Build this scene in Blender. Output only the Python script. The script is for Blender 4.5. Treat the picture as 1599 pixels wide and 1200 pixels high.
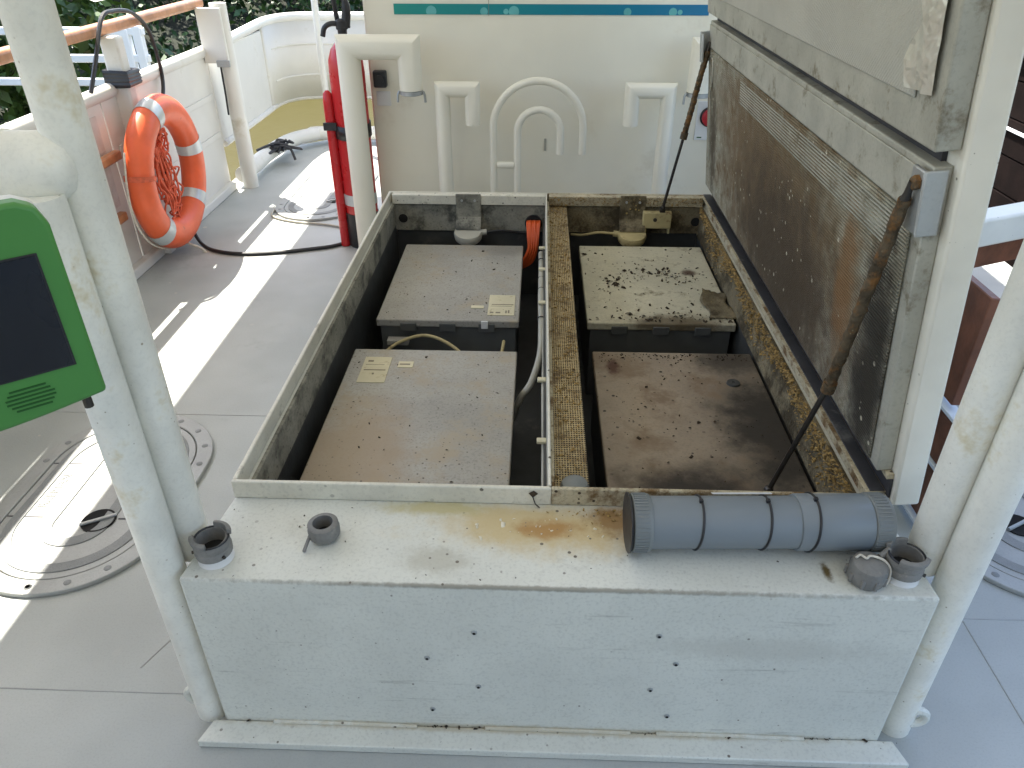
import bpy, bmesh, math, random
import numpy as np
from mathutils import Vector, Matrix, Euler

for o in list(bpy.data.objects): bpy.data.objects.remove(o)
S = bpy.context.scene
COL = S.collection
R = math.radians
random.seed(7); rng = np.random.default_rng(7)

# ------------------------------------------------------------------ camera
cam_d = bpy.data.cameras.new('camera'); cam = bpy.data.objects.new('camera', cam_d); COL.objects.link(cam)
cam.location = (0, 0, 1.65)
cam.rotation_euler = (R(90 - 32.4), 0, R(2.0))
cam_d.sensor_width = 36; cam_d.lens = 36 * 1167 / 1599.0
cam_d.clip_start = 0.02; cam_d.clip_end = 500
S.camera = cam

# ------------------------------------------------------------------ light
SUN_DIR = Vector((0.404, -0.45, -1.0)).normalized()        # direction the light travels
W = bpy.data.worlds.new('World'); S.world = W; W.use_nodes = True
nt = W.node_tree; nt.nodes.clear()
sky = nt.nodes.new('ShaderNodeTexSky'); sky.sky_type = 'NISHITA'; sky.sun_disc = False
sky.sun_elevation = math.asin(-SUN_DIR.z)
sky.sun_rotation = math.atan2(-SUN_DIR.x, -SUN_DIR.y)
sky.air_density = 1.0; sky.dust_density = 2.0; sky.ozone_density = 1.0
bg = nt.nodes.new('ShaderNodeBackground'); bg.inputs[1].default_value = 0.15
out = nt.nodes.new('ShaderNodeOutputWorld')
nt.links.new(sky.outputs[0], bg.inputs[0]); nt.links.new(bg.outputs[0], out.inputs[0])
sd = bpy.data.lights.new('sun', 'SUN'); sd.energy = 4.5; sd.angle = R(0.5); sd.color = (1.0, 0.94, 0.84)
sun = bpy.data.objects.new('sun', sd); COL.objects.link(sun)
sun.rotation_euler = SUN_DIR.to_track_quat('-Z', 'Y').to_euler()
S.view_settings.view_transform = 'Standard'; S.view_settings.look = 'None'
S.view_settings.gamma = 1; S.view_settings.exposure = 1.82
S.view_settings.use_curve_mapping = False

# ------------------------------------------------------------------ materials
MATS = {}
def mat(name, base, rough=.5, metal=0., var=.10, vscale=5., dirt=None, dirt_amt=.0, dirt_scale=7.,
        speck=None, speck_scale=60., speck_amt=.0, bump=.05, bump_scale=90., streak=None, fine=.0,
        stains=(), waves=None, subsurf=None):
    """Procedural paint / metal: base colour with slow variation, blotchy dirt, small specks, stains with a place of their own."""
    m = bpy.data.materials.new(name); m.use_nodes = True
    t = m.node_tree; N = t.nodes; L = t.links
    b = N['Principled BSDF']
    b.inputs['Roughness'].default_value = rough; b.inputs['Metallic'].default_value = metal
    geo = N.new('ShaderNodeNewGeometry'); co = geo.outputs['Position']
    def noise(scale, detail=3, ro=.6, vec=None):
        n = N.new('ShaderNodeTexNoise'); n.inputs['Scale'].default_value = scale
        n.inputs['Detail'].default_value = detail; n.inputs['Roughness'].default_value = ro
        L.new(vec or co, n.inputs['Vector']); return n.outputs['Fac']
    def ramp(src, a, c):
        r = N.new('ShaderNodeMapRange'); r.inputs[1].default_value = a; r.inputs[2].default_value = c
        r.interpolation_type = 'SMOOTHSTEP'; L.new(src, r.inputs[0]); return r.outputs[0]
    def mix(fac, ca, cb):
        x = N.new('ShaderNodeMix'); x.data_type = 'RGBA'
        if isinstance(fac, float): x.inputs[0].default_value = fac
        else: L.new(fac, x.inputs[0])
        for s, c in ((6, ca), (7, cb)):
            if isinstance(c, tuple): x.inputs[s].default_value = (*c, 1)
            else: L.new(c, x.inputs[s])
        return x.outputs[2]
    def mul(a, c):
        x = N.new('ShaderNodeMath'); x.operation = 'MULTIPLY'
        L.new(a, x.inputs[0])
        if isinstance(c, float): x.inputs[1].default_value = c
        else: L.new(c, x.inputs[1])
        return x.outputs[0]
    lo = tuple(c * (1 - var) for c in base); hi = tuple(min(1, c * (1 + var)) for c in base)
    col = mix(ramp(noise(vscale), .3, .7), lo, hi)
    if fine:
        col = mix(mul(ramp(noise(bump_scale * 1.5, 3), .45, .75), fine), col, tuple(c * .35 for c in base))
    if streak:                                        # thin scuffs drawn out along x
        mp = N.new('ShaderNodeMapping'); mp.inputs['Scale'].default_value = streak[1]
        L.new(co, mp.inputs['Vector'])
        f = mul(ramp(noise(1., 6, .7, mp.outputs[0]), .58, .74), ramp(noise(3.), .4, .65))
        col = mix(mul(f, streak[2]), col, streak[0])
    if dirt:
        f = ramp(noise(dirt_scale, 5, .72), .62 - dirt_amt * .4, .78 - dirt_amt * .3)
        col = mix(f, col, dirt)
    for (c, pos, rad, stretch, amt, nsc) in stains:   # a stain at its own place on the thing
        mp = N.new('ShaderNodeVectorMath'); mp.operation = 'SUBTRACT'; mp.inputs[1].default_value = pos
        L.new(co, mp.inputs[0])
        m2 = N.new('ShaderNodeVectorMath'); m2.operation = 'MULTIPLY'; m2.inputs[1].default_value = stretch
        L.new(mp.outputs[0], m2.inputs[0])
        ln = N.new('ShaderNodeVectorMath'); ln.operation = 'LENGTH'; L.new(m2.outputs[0], ln.inputs[0])
        ad = N.new('ShaderNodeMath'); ad.operation = 'MULTIPLY_ADD'
        L.new(noise(nsc, 5, .7), ad.inputs[0]); ad.inputs[1].default_value = rad * 1.6; L.new(ln.outputs[1], ad.inputs[2])
        f = ramp(ad.outputs[0], rad * 2.1, rad * 1.15)
        col = mix(mul(f, amt), col, c)
    if speck:
        v = N.new('ShaderNodeTexVoronoi'); v.inputs['Scale'].default_value = speck_scale; L.new(co, v.inputs['Vector'])
        sp = N.new('ShaderNodeSeparateColor'); L.new(v.outputs['Color'], sp.inputs[0])
        rad = N.new('ShaderNodeMath'); rad.operation = 'MULTIPLY'; rad.inputs[1].default_value = .34; L.new(sp.outputs[1], rad.inputs[0])
        dd = N.new('ShaderNodeMath'); dd.operation = 'SUBTRACT'; L.new(rad.outputs[0], dd.inputs[0]); L.new(v.outputs['Distance'], dd.inputs[1])
        sz = ramp(dd.outputs[0], -.06, .05)
        pick = ramp(sp.outputs[0], 1 - speck_amt, 1 - speck_amt + .02)
        col = mix(mul(sz, mul(pick, ramp(noise(2.5), .35, .6))), col, speck)
    L.new(col, b.inputs['Base Color'])
    hgt = noise(bump_scale, 2)
    if waves:                                         # embossed ribs of a metal sheet
        mp = N.new('ShaderNodeMapping'); mp.inputs['Scale'].default_value = waves[0]; L.new(co, mp.inputs['Vector'])
        wv = N.new('ShaderNodeTexWave'); wv.inputs['Scale'].default_value = 1.; wv.bands_direction = waves[1]
        wv.inputs['Distortion'].default_value = waves[3]
        L.new(mp.outputs[0], wv.inputs['Vector'])
        a2 = N.new('ShaderNodeMath'); a2.operation = 'MULTIPLY_ADD'; L.new(wv.outputs['Fac'], a2.inputs[0])
        a2.inputs[1].default_value = waves[2]; L.new(hgt, a2.inputs[2]); hgt = a2.outputs[0]
    bp = N.new('ShaderNodeBump'); bp.inputs['Strength'].default_value = bump; bp.inputs['Distance'].default_value = .01
    L.new(hgt, bp.inputs['Height']); L.new(bp.outputs[0], b.inputs['Normal'])
    rr = N.new('ShaderNodeMapRange'); rr.inputs[3].default_value = max(.02, rough - .12); rr.inputs[4].default_value = min(1, rough + .12)
    L.new(noise(vscale * 3), rr.inputs[0]); L.new(rr.outputs[0], b.inputs['Roughness'])
    MATS[name] = m
    return m

CREAM = (.70, .645, .50)
BR = (.16, .095, .035); DK = (.05, .045, .035); YB = (.33, .23, .08); MOULD = (.085, .08, .06)
M = {}
M['paint'] = mat('cream paint', CREAM, .42, var=.05, speck=(.12, .10, .07), speck_scale=90, speck_amt=.10, bump=.04)
M['wall'] = mat('wall paint', (.82, .775, .64), .55, var=.04, vscale=2, bump=.03, dirt=(.74, .68, .54), dirt_amt=.10, dirt_scale=2.5)
M['casing'] = mat('casing paint', (.66, .665, .595), .42, var=.05, vscale=4, bump=.06, speck=(.14, .12, .09), speck_scale=85,
                  speck_amt=.13, streak=((.22, .21, .18), (3, 3, 46), .85), fine=.22,
                  stains=(((.55, .42, .19), (.02, 1.225, .497), .085, (.33, 1.0, 1), .85, 9),
                          ((.50, .43, .20), (-.22, 1.283, .497), .026, (.2, 1.0, 1), .8, 20),
                          ((.40, .22, .065), (.035, 1.222, .497), .034, (.45, 1.0, 1), .95, 22),
                          ((.27, .15, .045), (.19, 1.255, .497), .055, (.8, 1., 1), .9, 28),
                          ((.45, .38, .24), (.0, 1.046, .025), .012, (.016, 1, 1), .6, 40),
                          ((.22, .20, .15), (.05, 1.052, .494), .006, (.008, 1, 1), .8, 60),
                          ((.50, .49, .43), (.50, 1.05, .33), .09, (.35, 1, 2.2), .5, 60),
                          ((.42, .40, .32), (-.20, 1.12, .497), .045, (.6, 1, 1), .6, 40),
                          ((.12, .085, .03), (.61, 1.115, .497), .022, (2.2, .8, 1), 1., 60)))
M['pipe'] = mat('post paint', (.80, .785, .70), .4, var=.09, vscale=6, bump=.05, dirt=(.66, .58, .38), dirt_amt=.16, dirt_scale=6, fine=.12,
                speck=(.34, .29, .2), speck_scale=150, speck_amt=.035)
M['rimL'] = mat('clean rim paint', (.66, .63, .52), .5, var=.10, dirt=(.30, .27, .2), dirt_amt=.10, dirt_scale=14, speck=(.08, .07, .05), speck_scale=70, speck_amt=.18, fine=.2)
M['linerL'] = mat('mouldy rim lining', (.26, .25, .20), .65, var=.2, dirt=(.06, .06, .048), dirt_amt=.42, dirt_scale=6, speck=(.05, .045, .03), speck_scale=80, speck_amt=.25, fine=.5)
M['rimR'] = mat('soiled rim paint', (.50, .44, .30), .75, var=.15, dirt=BR, dirt_amt=.42, dirt_scale=14, speck=(.05, .035, .02), speck_scale=90, speck_amt=.4, bump=.35, fine=.5)
M['linerR'] = mat('caked rim lining', (.24, .20, .12), .85, var=.25, dirt=(.06, .045, .022), dirt_amt=.55, dirt_scale=9, speck=(.42, .30, .10), speck_scale=75, speck_amt=.35, bump=.6, fine=.6)
M['tub'] = mat('dark tub', (.045, .047, .045), .55, var=.25, dirt=(.10, .095, .08), dirt_amt=.12, bump=.1)
M['batL'] = mat('dusty enclosure lid', (.35, .335, .295), .55, metal=.1, var=.12, vscale=3, bump=.05, dirt=(.36, .31, .23), dirt_amt=.34, dirt_scale=5,
                speck=(.10, .08, .06), speck_scale=110, speck_amt=.25, fine=.4,
                stains=(((.34, .26, .17), (-.53, 1.62, .365), .22, (1, .7, 1), .75, 6), ((.20, .19, .165), (-.13, 3.15, .365), .07, (.55, 1, 1), .7, 7)))
M['batFR'] = mat('crumb strewn enclosure lid', (.56, .53, .40), .6, metal=.1, var=.12, vscale=4, dirt=(.22, .19, .12), dirt_amt=.20, dirt_scale=8,
                 speck=(.04, .03, .02), speck_scale=60, speck_amt=.30, fine=.2,
                 stains=(((.12, .09, .05), (.52, 2.46, .365), .09, (.4, 1.2, 1), .9, 14), ((.10, .06, .04), (.64, 2.92, .365), .035, (1, 1, 1), 1., 40)))
M['batNR'] = mat('burnt enclosure lid', (.33, .27, .20), .6, metal=.1, var=.16, vscale=3, dirt=(.22, .16, .105), dirt_amt=.33, dirt_scale=4,
                 speck=(.03, .025, .02), speck_scale=60, speck_amt=.2, fine=.25,
                 stains=(((.035, .028, .022), (.42, 1.50, .365), .15, (.75, 1.0, 1), 1., 6), ((.035, .03, .024), (.70, 1.78, .365), .20, (1.2, .5, 1), .97, 8),
                         ((.055, .045, .035), (.68, 2.2, .365), .13, (.8, 1.4, 1), .9, 10), ((.085, .035, .02), (.262, 2.14, .365), .026, (1, .5, 1), 1., 40)))
M['batside'] = mat('enclosure side', (.12, .125, .12), .5, metal=.3, var=.15)
M['lidwhite'] = mat('lid paint', (.80, .765, .66), .4, var=.06, speck=(.22, .2, .15), speck_scale=110, speck_amt=.035, bump=.04)
M['lidlow'] = mat('soiled aluminium sheet', (.40, .385, .30), .7, metal=.15, var=.18, vscale=9, bump=.55, bump_scale=160,
                  dirt=(.17, .125, .065), dirt_amt=.30, dirt_scale=13, speck=(.62, .58, .46), speck_scale=55, speck_amt=.16, fine=.6,
                  waves=((1, 1, 42), 'Z', 1.3, .4),
                  stains=(((.155, .092, .034), (.72, 2.30, .92), .52, (1, .58, 1.12), .88, 16),
                          ((.060, .040, .021), (.74, 2.15, .74), .31, (1, .5, 1.0), .9, 12),
                          ((.022, .019, .014), (.74, 1.42, .80), .18, (1, 1.8, .45), .95, 12),
                          ((.24, .12, .04), (.74, 1.62, .92), .10, (1, 1.5, .5), .85, 14),
                          ((.07, .05, .025), (.74, 3.2, .85), .10, (1, 1.5, .4), .9, 18)))
M['lidup'] = mat('clean aluminium sheet', (.50, .49, .43), .55, metal=.3, var=.06, vscale=4, bump=.3, bump_scale=200, fine=.12,
                 waves=((1, 60, 60), 'DIAGONAL', .4, .2), speck=(.62, .6, .5), speck_scale=40, speck_amt=.05)
M['lidframe'] = mat('aluminium frame', (.43, .42, .355), .55, metal=.2, var=.14, dirt=(.19, .165, .11), dirt_amt=.24, dirt_scale=12, fine=.2)
M['foil'] = mat('crinkled foil', (.60, .58, .50), .38, metal=.5, var=.1, bump=.8, bump_scale=30)
M['alu'] = mat('bare aluminium', (.44, .455, .45), .42, metal=.6, var=.10, bump=.08, fine=.1)
M['rubber'] = mat('dark rubber', (.04, .04, .045), .6, var=.25, dirt=(.14, .14, .13), dirt_amt=.12)
M['black'] = mat('black plastic', (.018, .018, .02), .45, var=.2)
M['void'] = mat('unlit hole', (.008, .008, .008), .9, var=.2)  # near-black colour stands in for the shade inside holes, sockets and bores
M['rod'] = mat('strut rod', (.06, .055, .05), .35, metal=.7, var=.2)
M['rust'] = mat('rusted strut cylinder', (.10, .075, .045), .7, metal=.4, var=.4, vscale=25, dirt=(.24, .115, .035), dirt_amt=.36, dirt_scale=26, speck=(.30, .24, .13), speck_scale=150, speck_amt=.25, bump=.6)
M['yellowed'] = mat('yellowed plastic', (.48, .40, .20), .6, var=.2, dirt=BR, dirt_amt=.25, dirt_scale=18)
M['greyplastic'] = mat('grey pvc', (.19, .215, .23), .38, var=.05, vscale=3, bump=.02, speck=(.35, .33, .28), speck_scale=40, speck_amt=.05)
M['greycap'] = mat('grey pvc cap', (.19, .205, .20), .5, var=.08, dirt=(.22, .20, .15), dirt_amt=.12)
M['greycoup'] = mat('weathered grey coupling', (.20, .195, .18), .65, var=.14, vscale=14, dirt=(.30, .28, .24), dirt_amt=.12, dirt_scale=20, bump=.12, fine=.2)
M['white'] = mat('white plastic', (.72, .72, .70), .45, var=.05)
M['paper'] = mat('yellowed sticker', (.60, .55, .38), .7, var=.10, dirt=(.35, .28, .15), dirt_amt=.15, dirt_scale=20)
M['ink'] = mat('faded print', (.22, .19, .14), .7, var=.2)
M['orange'] = mat('orange cable', (.75, .12, .025), .45, var=.15)
M['buoy'] = mat('lifebuoy orange', (.84, .135, .042), .42, var=.10, vscale=6, bump=.05, dirt=(.75, .16, .04), dirt_amt=.1, speck=(.35, .07, .03), speck_scale=30, speck_amt=.06)
M['rope'] = mat('orange rope', (.68, .13, .06), .8, var=.2, vscale=40)
M['whiterope'] = mat('white rope', (.66, .62, .52), .85, var=.15, vscale=60)
M['reflect'] = mat('reflective tape', (.55, .58, .58), .35, metal=.3, var=.15, bump=.1)
M['red'] = mat('red enamel', (.52, .022, .025), .28, var=.06, vscale=3, bump=.008, bump_scale=30)
M['button'] = mat('red button', (.45, .02, .03), .4, var=.1)
M['green'] = mat('green plastic', (.065, .24, .05), .42, var=.06, vscale=3, bump=.02)
M['greend'] = mat('green slot plastic', (.012, .09, .012), .6, var=.06)
M['screen'] = mat('switched off screen', (.012, .013, .016), .09, var=.1, bump=.0)
M['wood'] = mat('varnished handrail', (.50, .24, .12), .35, var=.2, vscale=12, bump=.05)
M['brownwood'] = mat('brown planks', (.16, .055, .025), .5, var=.25, vscale=14, bump=.1)
M['shadewood'] = mat('shade-coloured planks', (.006, .0032, .0028), .95, var=.3, vscale=8)  # shade of a dark interior put into the plank colour
M['deck'] = mat('grey deck paint', (.40, .418, .398), .6, var=.10, vscale=1.6, bump=.10, bump_scale=130, dirt=(.32, .335, .315), dirt_amt=.14, dirt_scale=2.2,
                speck=(.55, .52, .45), speck_scale=24, speck_amt=.03, streak=((.40, .40, .39), (30, 3, 3), .4), fine=.15)
M['plate'] = mat('cast manhole plate', (.36, .37, .355), .5, metal=.1, var=.08, vscale=5, bump=.12, fine=.15)
M['tread'] = mat('manhole tread', (.25, .26, .255), .75, var=.10, vscale=8, bump=.25, bump_scale=220, fine=.3)
M['white2'] = mat('white bulwark', (.74, .72, .66), .5, var=.05, vscale=2, dirt=(.60, .56, .46), dirt_amt=.10, dirt_scale=4, bump=.05)
M['net'] = mat('grey netting', (.70, .65, .60), .9, var=.15, waves=((1, 140, 140), 'DIAGONAL', .8, .1), bump=.4)
M['dockwhite'] = mat('dock paint', (.70, .74, .78), .45, var=.04)
M['bark'] = mat('bark', (.06, .045, .03), .9, var=.3, vscale=14, bump=.5)
M['leaf1'] = mat('dark leaves', (.030, .070, .014), .45, var=.5, vscale=2.5)
M['leaf2'] = mat('leaves', (.060, .115, .022), .45, var=.5, vscale=2.5)
M['leaf3'] = mat('yellow green leaves', (.16, .17, .04), .45, var=.4, vscale=3)
M['bank'] = mat('overgrown bank', (.014, .020, .007), .95, var=.5, vscale=1.5, bump=.6, bump_scale=12)
M['roof'] = mat('canopy underside', (.74, .68, .52), .6, var=.03)
def canvas_mat():
    m = bpy.data.materials.new('canopy canvas'); m.use_nodes = True; t = m.node_tree; N = t.nodes; L = t.links
    b = N['Principled BSDF']; b.inputs['Base Color'].default_value = (.76, .73, .64, 1); b.inputs['Roughness'].default_value = .8
    tr = N.new('ShaderNodeBsdfTranslucent'); tr.inputs[0].default_value = (.72, .71, .66, 1)
    mx = N.new('ShaderNodeMixShader'); mx.inputs[0].default_value = CANVAS
    L.new(b.outputs[0], mx.inputs[1]); L.new(tr.outputs[0], mx.inputs[2]); L.new(mx.outputs[0], N['Material Output'].inputs[0])
    return m
M['blockerpaint'] = mat('sky blocker paint', (.34, .40, .46), .5, var=.05)  # blue-grey chosen to cool the light this unseen wall throws back
CANVAS = .15
M['canvas'] = canvas_mat()
M['debris'] = mat('leaf crumbs', (.30, .20, .07), .85, var=.5, vscale=120)
M['debrisd'] = mat('dark crumbs', (.040, .028, .016), .9, var=.4, vscale=120)

M['shadewood'].node_tree.nodes['Principled BSDF'].inputs['Specular IOR Level'].default_value = .08
def decal_mat():
    m = bpy.data.materials.new('printed band'); m.use_nodes = True; t = m.node_tree; N = t.nodes; L = t.links
    g = N.new('ShaderNodeNewGeometry'); s = N.new('ShaderNodeSeparateXYZ'); L.new(g.outputs['Position'], s.inputs[0])
    r = N.new('ShaderNodeMapRange'); r.inputs[1].default_value = -.74; r.inputs[2].default_value = .84; L.new(s.outputs[0], r.inputs[0])
    c = N.new('ShaderNodeValToRGB'); c.color_ramp.elements[0].color = (.004, .26, .22, 1); c.color_ramp.elements[1].color = (.006, .155, .32, 1)
    L.new(r.outputs[0], c.inputs[0]); L.new(c.outputs[0], N['Principled BSDF'].inputs['Base Color'])
    N['Principled BSDF'].inputs['Roughness'].default_value = .35
    return m
M['decal'] = decal_mat()

def water_mat():
    m = bpy.data.materials.new('green river water'); m.use_nodes = True; t = m.node_tree; N = t.nodes; L = t.links
    b = N['Principled BSDF']; b.inputs['Roughness'].default_value = .4
    b.inputs['Specular IOR Level'].default_value = .25
    b.inputs['Base Color'].default_value = (.052, .044, .0035, 1)
    g = N.new('ShaderNodeNewGeometry'); n = N.new('ShaderNodeTexNoise'); n.inputs['Scale'].default_value = 3.5; n.inputs['Detail'].default_value = 4
    L.new(g.outputs['Position'], n.inputs['Vector'])
    bp = N.new('ShaderNodeBump'); bp.inputs['Strength'].default_value = .2; bp.inputs['Distance'].default_value = .03
    L.new(n.outputs['Fac'], bp.inputs['Height']); L.new(bp.outputs[0], b.inputs['Normal'])
    return m
M['water'] = water_mat()

def tray_mat():
    m = mat('perforated tray', (.46, .36, .19), .8, var=.2, dirt=(.17,.11,.05), dirt_amt=.36, dirt_scale=12, speck=(.05, .035, .02), speck_scale=110, speck_amt=.35, bump=.3, fine=.4)
    t = m.node_tree; N = t.nodes; L = t.links; b = N['Principled BSDF']
    src = b.inputs['Base Color'].links[0].from_socket
    g = N.new('ShaderNodeNewGeometry'); mp = N.new('ShaderNodeVectorMath'); mp.operation = 'MULTIPLY'; mp.inputs[1].default_value = (150, 112, 0)
    L.new(g.outputs['Position'], mp.inputs[0])
    v = N.new('ShaderNodeTexVoronoi'); v.inputs['Randomness'].default_value = 0.0; v.inputs['Scale'].default_value = 1; L.new(mp.outputs[0], v.inputs['Vector'])
    r = N.new('ShaderNodeMapRange'); r.inputs[1].default_value = .36; r.inputs[2].default_value = .28; L.new(v.outputs['Distance'], r.inputs[0])
    x = N.new('ShaderNodeMix'); x.data_type = 'RGBA'; L.new(r.outputs[0], x.inputs[0]); L.new(src, x.inputs[6]); x.inputs[7].default_value = (.02, .016, .01, 1)
    L.new(x.outputs[2], b.inputs['Base Color'])
    return m
M['tray'] = tray_mat()

# ------------------------------------------------------------------ mesh helpers
class MB:
    """collects shapes in world coordinates, links them as ONE mesh object"""
    def __init__(s): s.v = []; s.f = []
    def add(s, v, f):
        o = len(s.v); s.v += [tuple(p) for p in v]; s.f += [tuple(i + o for i in q) for q in f]; return s
    def box(s, x0, x1, y0, y1, z0, z1):
        return s.add([(x, y, z) for x in (x0, x1) for y in (y0, y1) for z in (z0, z1)],
                     [(0, 1, 3, 2), (4, 6, 7, 5), (0, 4, 5, 1), (2, 3, 7, 6), (0, 2, 6, 4), (1, 5, 7, 3)])
    def obox(s, o, a, b, c):
        """box from origin o spanned by three vectors"""
        o, a, b, c = map(Vector, (o, a, b, c))
        if a.cross(b).dot(c) < 0: a, b = b, a
        return s.add([o + a * i + b * j + c * k for i in (0, 1) for j in (0, 1) for k in (0, 1)],
                     [(0, 1, 3, 2), (4, 6, 7, 5), (0, 4, 5, 1), (2, 3, 7, 6), (0, 2, 6, 4), (1, 5, 7, 3)])
    def prism(s, poly, z0, z1):
        n = len(poly)
        area = sum(poly[i][0] * poly[(i + 1) % n][1] - poly[(i + 1) % n][0] * poly[i][1] for i in range(n))
        if area < 0: poly = poly[::-1]
        v = [(x, y, z0) for x, y in poly] + [(x, y, z1) for x, y in poly]
        return s.add(v, [tuple(range(n - 1, -1, -1)), tuple(range(n, 2 * n))] + [(i, (i + 1) % n, n + (i + 1) % n, n + i) for i in range(n)])
    def tube(s, pts, r, n=14, caps=True, closed=False):
        P = [Vector(p) for p in pts]; m = len(P)
        rs = r if isinstance(r, (list, tuple)) else [r] * m
        seg = [(P[(i + 1) % m] - P[i]).normalized() for i in range(m if closed else m - 1)]
        d0 = seg[0]; up = Vector((0, 0, 1)) if abs(d0.z) < .9 else Vector((1, 0, 0))
        x = d0.cross(up).normalized(); y = d0.cross(x).normalized()
        rings = []; prev = d0
        for i in range(m):
            if closed: a, b = seg[i - 1], seg[i]
            else: a = seg[max(0, i - 1)]; b = seg[min(i, m - 2)]
            if i > 0:
                q = prev.rotation_difference(a); x.rotate(q); y.rotate(q); prev = a
            pl = (a + b); pl = pl.normalized() if pl.length > 1e-6 else a
            k = max(.3, pl.dot(a)); ring = []
            for j in range(n):
                t = 2 * math.pi * j / n
                w = (x * math.cos(t) + y * math.sin(t)) * rs[i]
                w = w - a * (w.dot(pl) / k)
                ring.append(P[i] + w)
            rings.append(ring)
        v = [p for q in rings for p in q]; f = []
        for i in range(m if closed else m - 1):
            o0 = i * n; o1 = ((i + 1) % m) * n
            for j in range(n):
                f.append((o0 + j, o1 + j, o1 + (j + 1) % n, o0 + (j + 1) % n))
        if caps and not closed: f += [tuple(range(n)), tuple(range((m - 1) * n + n - 1, (m - 1) * n - 1, -1))]
        return s.add(v, f)
    def lathe(s, prof, o=(0, 0, 0), axis=(0, 0, 1), n=28, close=False):
        """prof: (radius, height) list turned round axis at o"""
        o = Vector(o); q = Vector((0, 0, 1)).rotation_difference(Vector(axis).normalized())
        v = []; m = len(prof)
        for r, h in prof:
            for j in range(n):
                t = 2 * math.pi * j / n; p = Vector((r * math.cos(t), r * math.sin(t), h)); p.rotate(q); v.append(o + p)
        f = [(i * n + j, i * n + (j + 1) % n, (i + 1) * n + (j + 1) % n, (i + 1) * n + j) for i in range(m - 1) for j in range(n)]
        if close: f += [((m - 1) * n + j, (m - 1) * n + (j + 1) % n, (j + 1) % n, j) for j in range(n)]
        else: f += [tuple(range(n - 1, -1, -1)), tuple(range((m - 1) * n, m * n))]
        return s.add(v, f)
    def build(s, name, m, parent=None, bevel=0., seg=2, smooth=40, label=None, kind=None):
        root = parent
        while root is not None and root.parent is not None: root = root.parent
        off = root.location if root is not None else Vector((0, 0, 0))
        me = bpy.data.meshes.new(name)
        me.from_pydata([(a - off.x, b - off.y, c - off.z) for a, b, c in s.v], [], s.f)
        me.update()
        bm = bmesh.new(); bm.from_mesh(me); bmesh.ops.recalc_face_normals(bm, faces=bm.faces); bm.to_mesh(me); bm.free()
        me.materials.append(MM(m))
        if smooth:
            me.shade_smooth(); me.set_sharp_from_angle(angle=R(smooth))
        o = bpy.data.objects.new(name, me); COL.objects.link(o)
        if parent is not None: o.parent = parent
        if bevel:
            b = o.modifiers.new('bevel', 'BEVEL'); b.width = bevel; b.segments = seg; b.limit_method = 'ANGLE'; b.angle_limit = R(35)
            b.harden_normals = False
        if label: o['label'] = label
        if kind: o['kind'] = kind
        return o
def MM(m): return M[m] if isinstance(m, str) else m
def thing(name, label, cat, loc=(0, 0, 0), group=None):
    o = bpy.data.objects.new(name, None); COL.objects.link(o); o.location = loc; o.empty_display_size = .05
    o['label'] = label; o['category'] = cat
    if group: o['group'] = group
    return o
def tag(o, label, cat, group=None):
    o['label'] = label; o['category'] = cat
    if group: o['group'] = group
    return o
def struct(o): o['kind'] = 'structure'; return o
def arc(c, r, a0, a1, n, u, w):
    c, u, w = Vector(c), Vector(u), Vector(w)
    return [c + u * (r * math.cos(R(a0 + (a1 - a0) * i / n))) + w * (r * math.sin(R(a0 + (a1 - a0) * i / n))) for i in range(n + 1)]
def smoothpath(pts, k=6):
    """Catmull-Rom through the points"""
    P = [Vector(p) for p in pts]; P = [P[0] * 2 - P[1]] + P + [P[-1] * 2 - P[-2]]; o = []
    for i in range(1, len(P) - 2):
        a, b, c, d = P[i - 1:i + 3]
        for j in range(k):
            t = j / k
            o.append(.5 * ((2 * b) + (c - a) * t + (2 * a - 5 * b + 4 * c - d) * t * t + (3 * b - a - 3 * c + d) * t ** 3))
    o.append(P[-2]); return o
def stadium(cx, cy, hx, hy, n=14, rf=1.):
    """rounded oblong outline, long in y"""
    r = hx * rf; p = []
    for (sx, sy, a0) in ((1, 1, 0), (-1, 1, 90), (-1, -1, 180), (1, -1, 270)):
        for i in range(n + 1):
            a = R(a0 + 90 * i / n); p.append((cx + sx * (hx - r) + r * math.cos(a), cy + sy * (hy - r) + r * math.sin(a)))
    return p
def ringplate(mb, outer, inner, z0, z1):
    n = len(outer)
    v = [(x, y, z0) for x, y in outer] + [(x, y, z1) for x, y in outer] + [(x, y, z0) for x, y in inner] + [(x, y, z1) for x, y in inner]
    f = []
    for i in range(n):
        j = (i + 1) % n
        f += [(i, j, n + j, n + i), (n + i, n + j, 3 * n + j, 3 * n + i), (3 * n + i, 3 * n + j, 2 * n + j, 2 * n + i), (2 * n + i, 2 * n + j, j, i)]
    return mb.add(v, f)

# ------------------------------------------------------------------ setting: deck, water, bank, canopy
struct(MB().prism([(-2.2, -2.5), (2.6, -2.5), (2.6, 6.2), (-1.0, 6.45), (-1.75, 6.45), (-2.05, 6.2), (-2.2, 5.6)], -.12, 0).build('deck', 'deck'))
mb = MB(); N_ = 60
struct(MB().add([(-120, -120, -.9), (120, -120, -.9), (120, 120, -.9), (-120, 120, -.9)], [(0, 1, 2, 3)]).build('water', 'water'))
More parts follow.
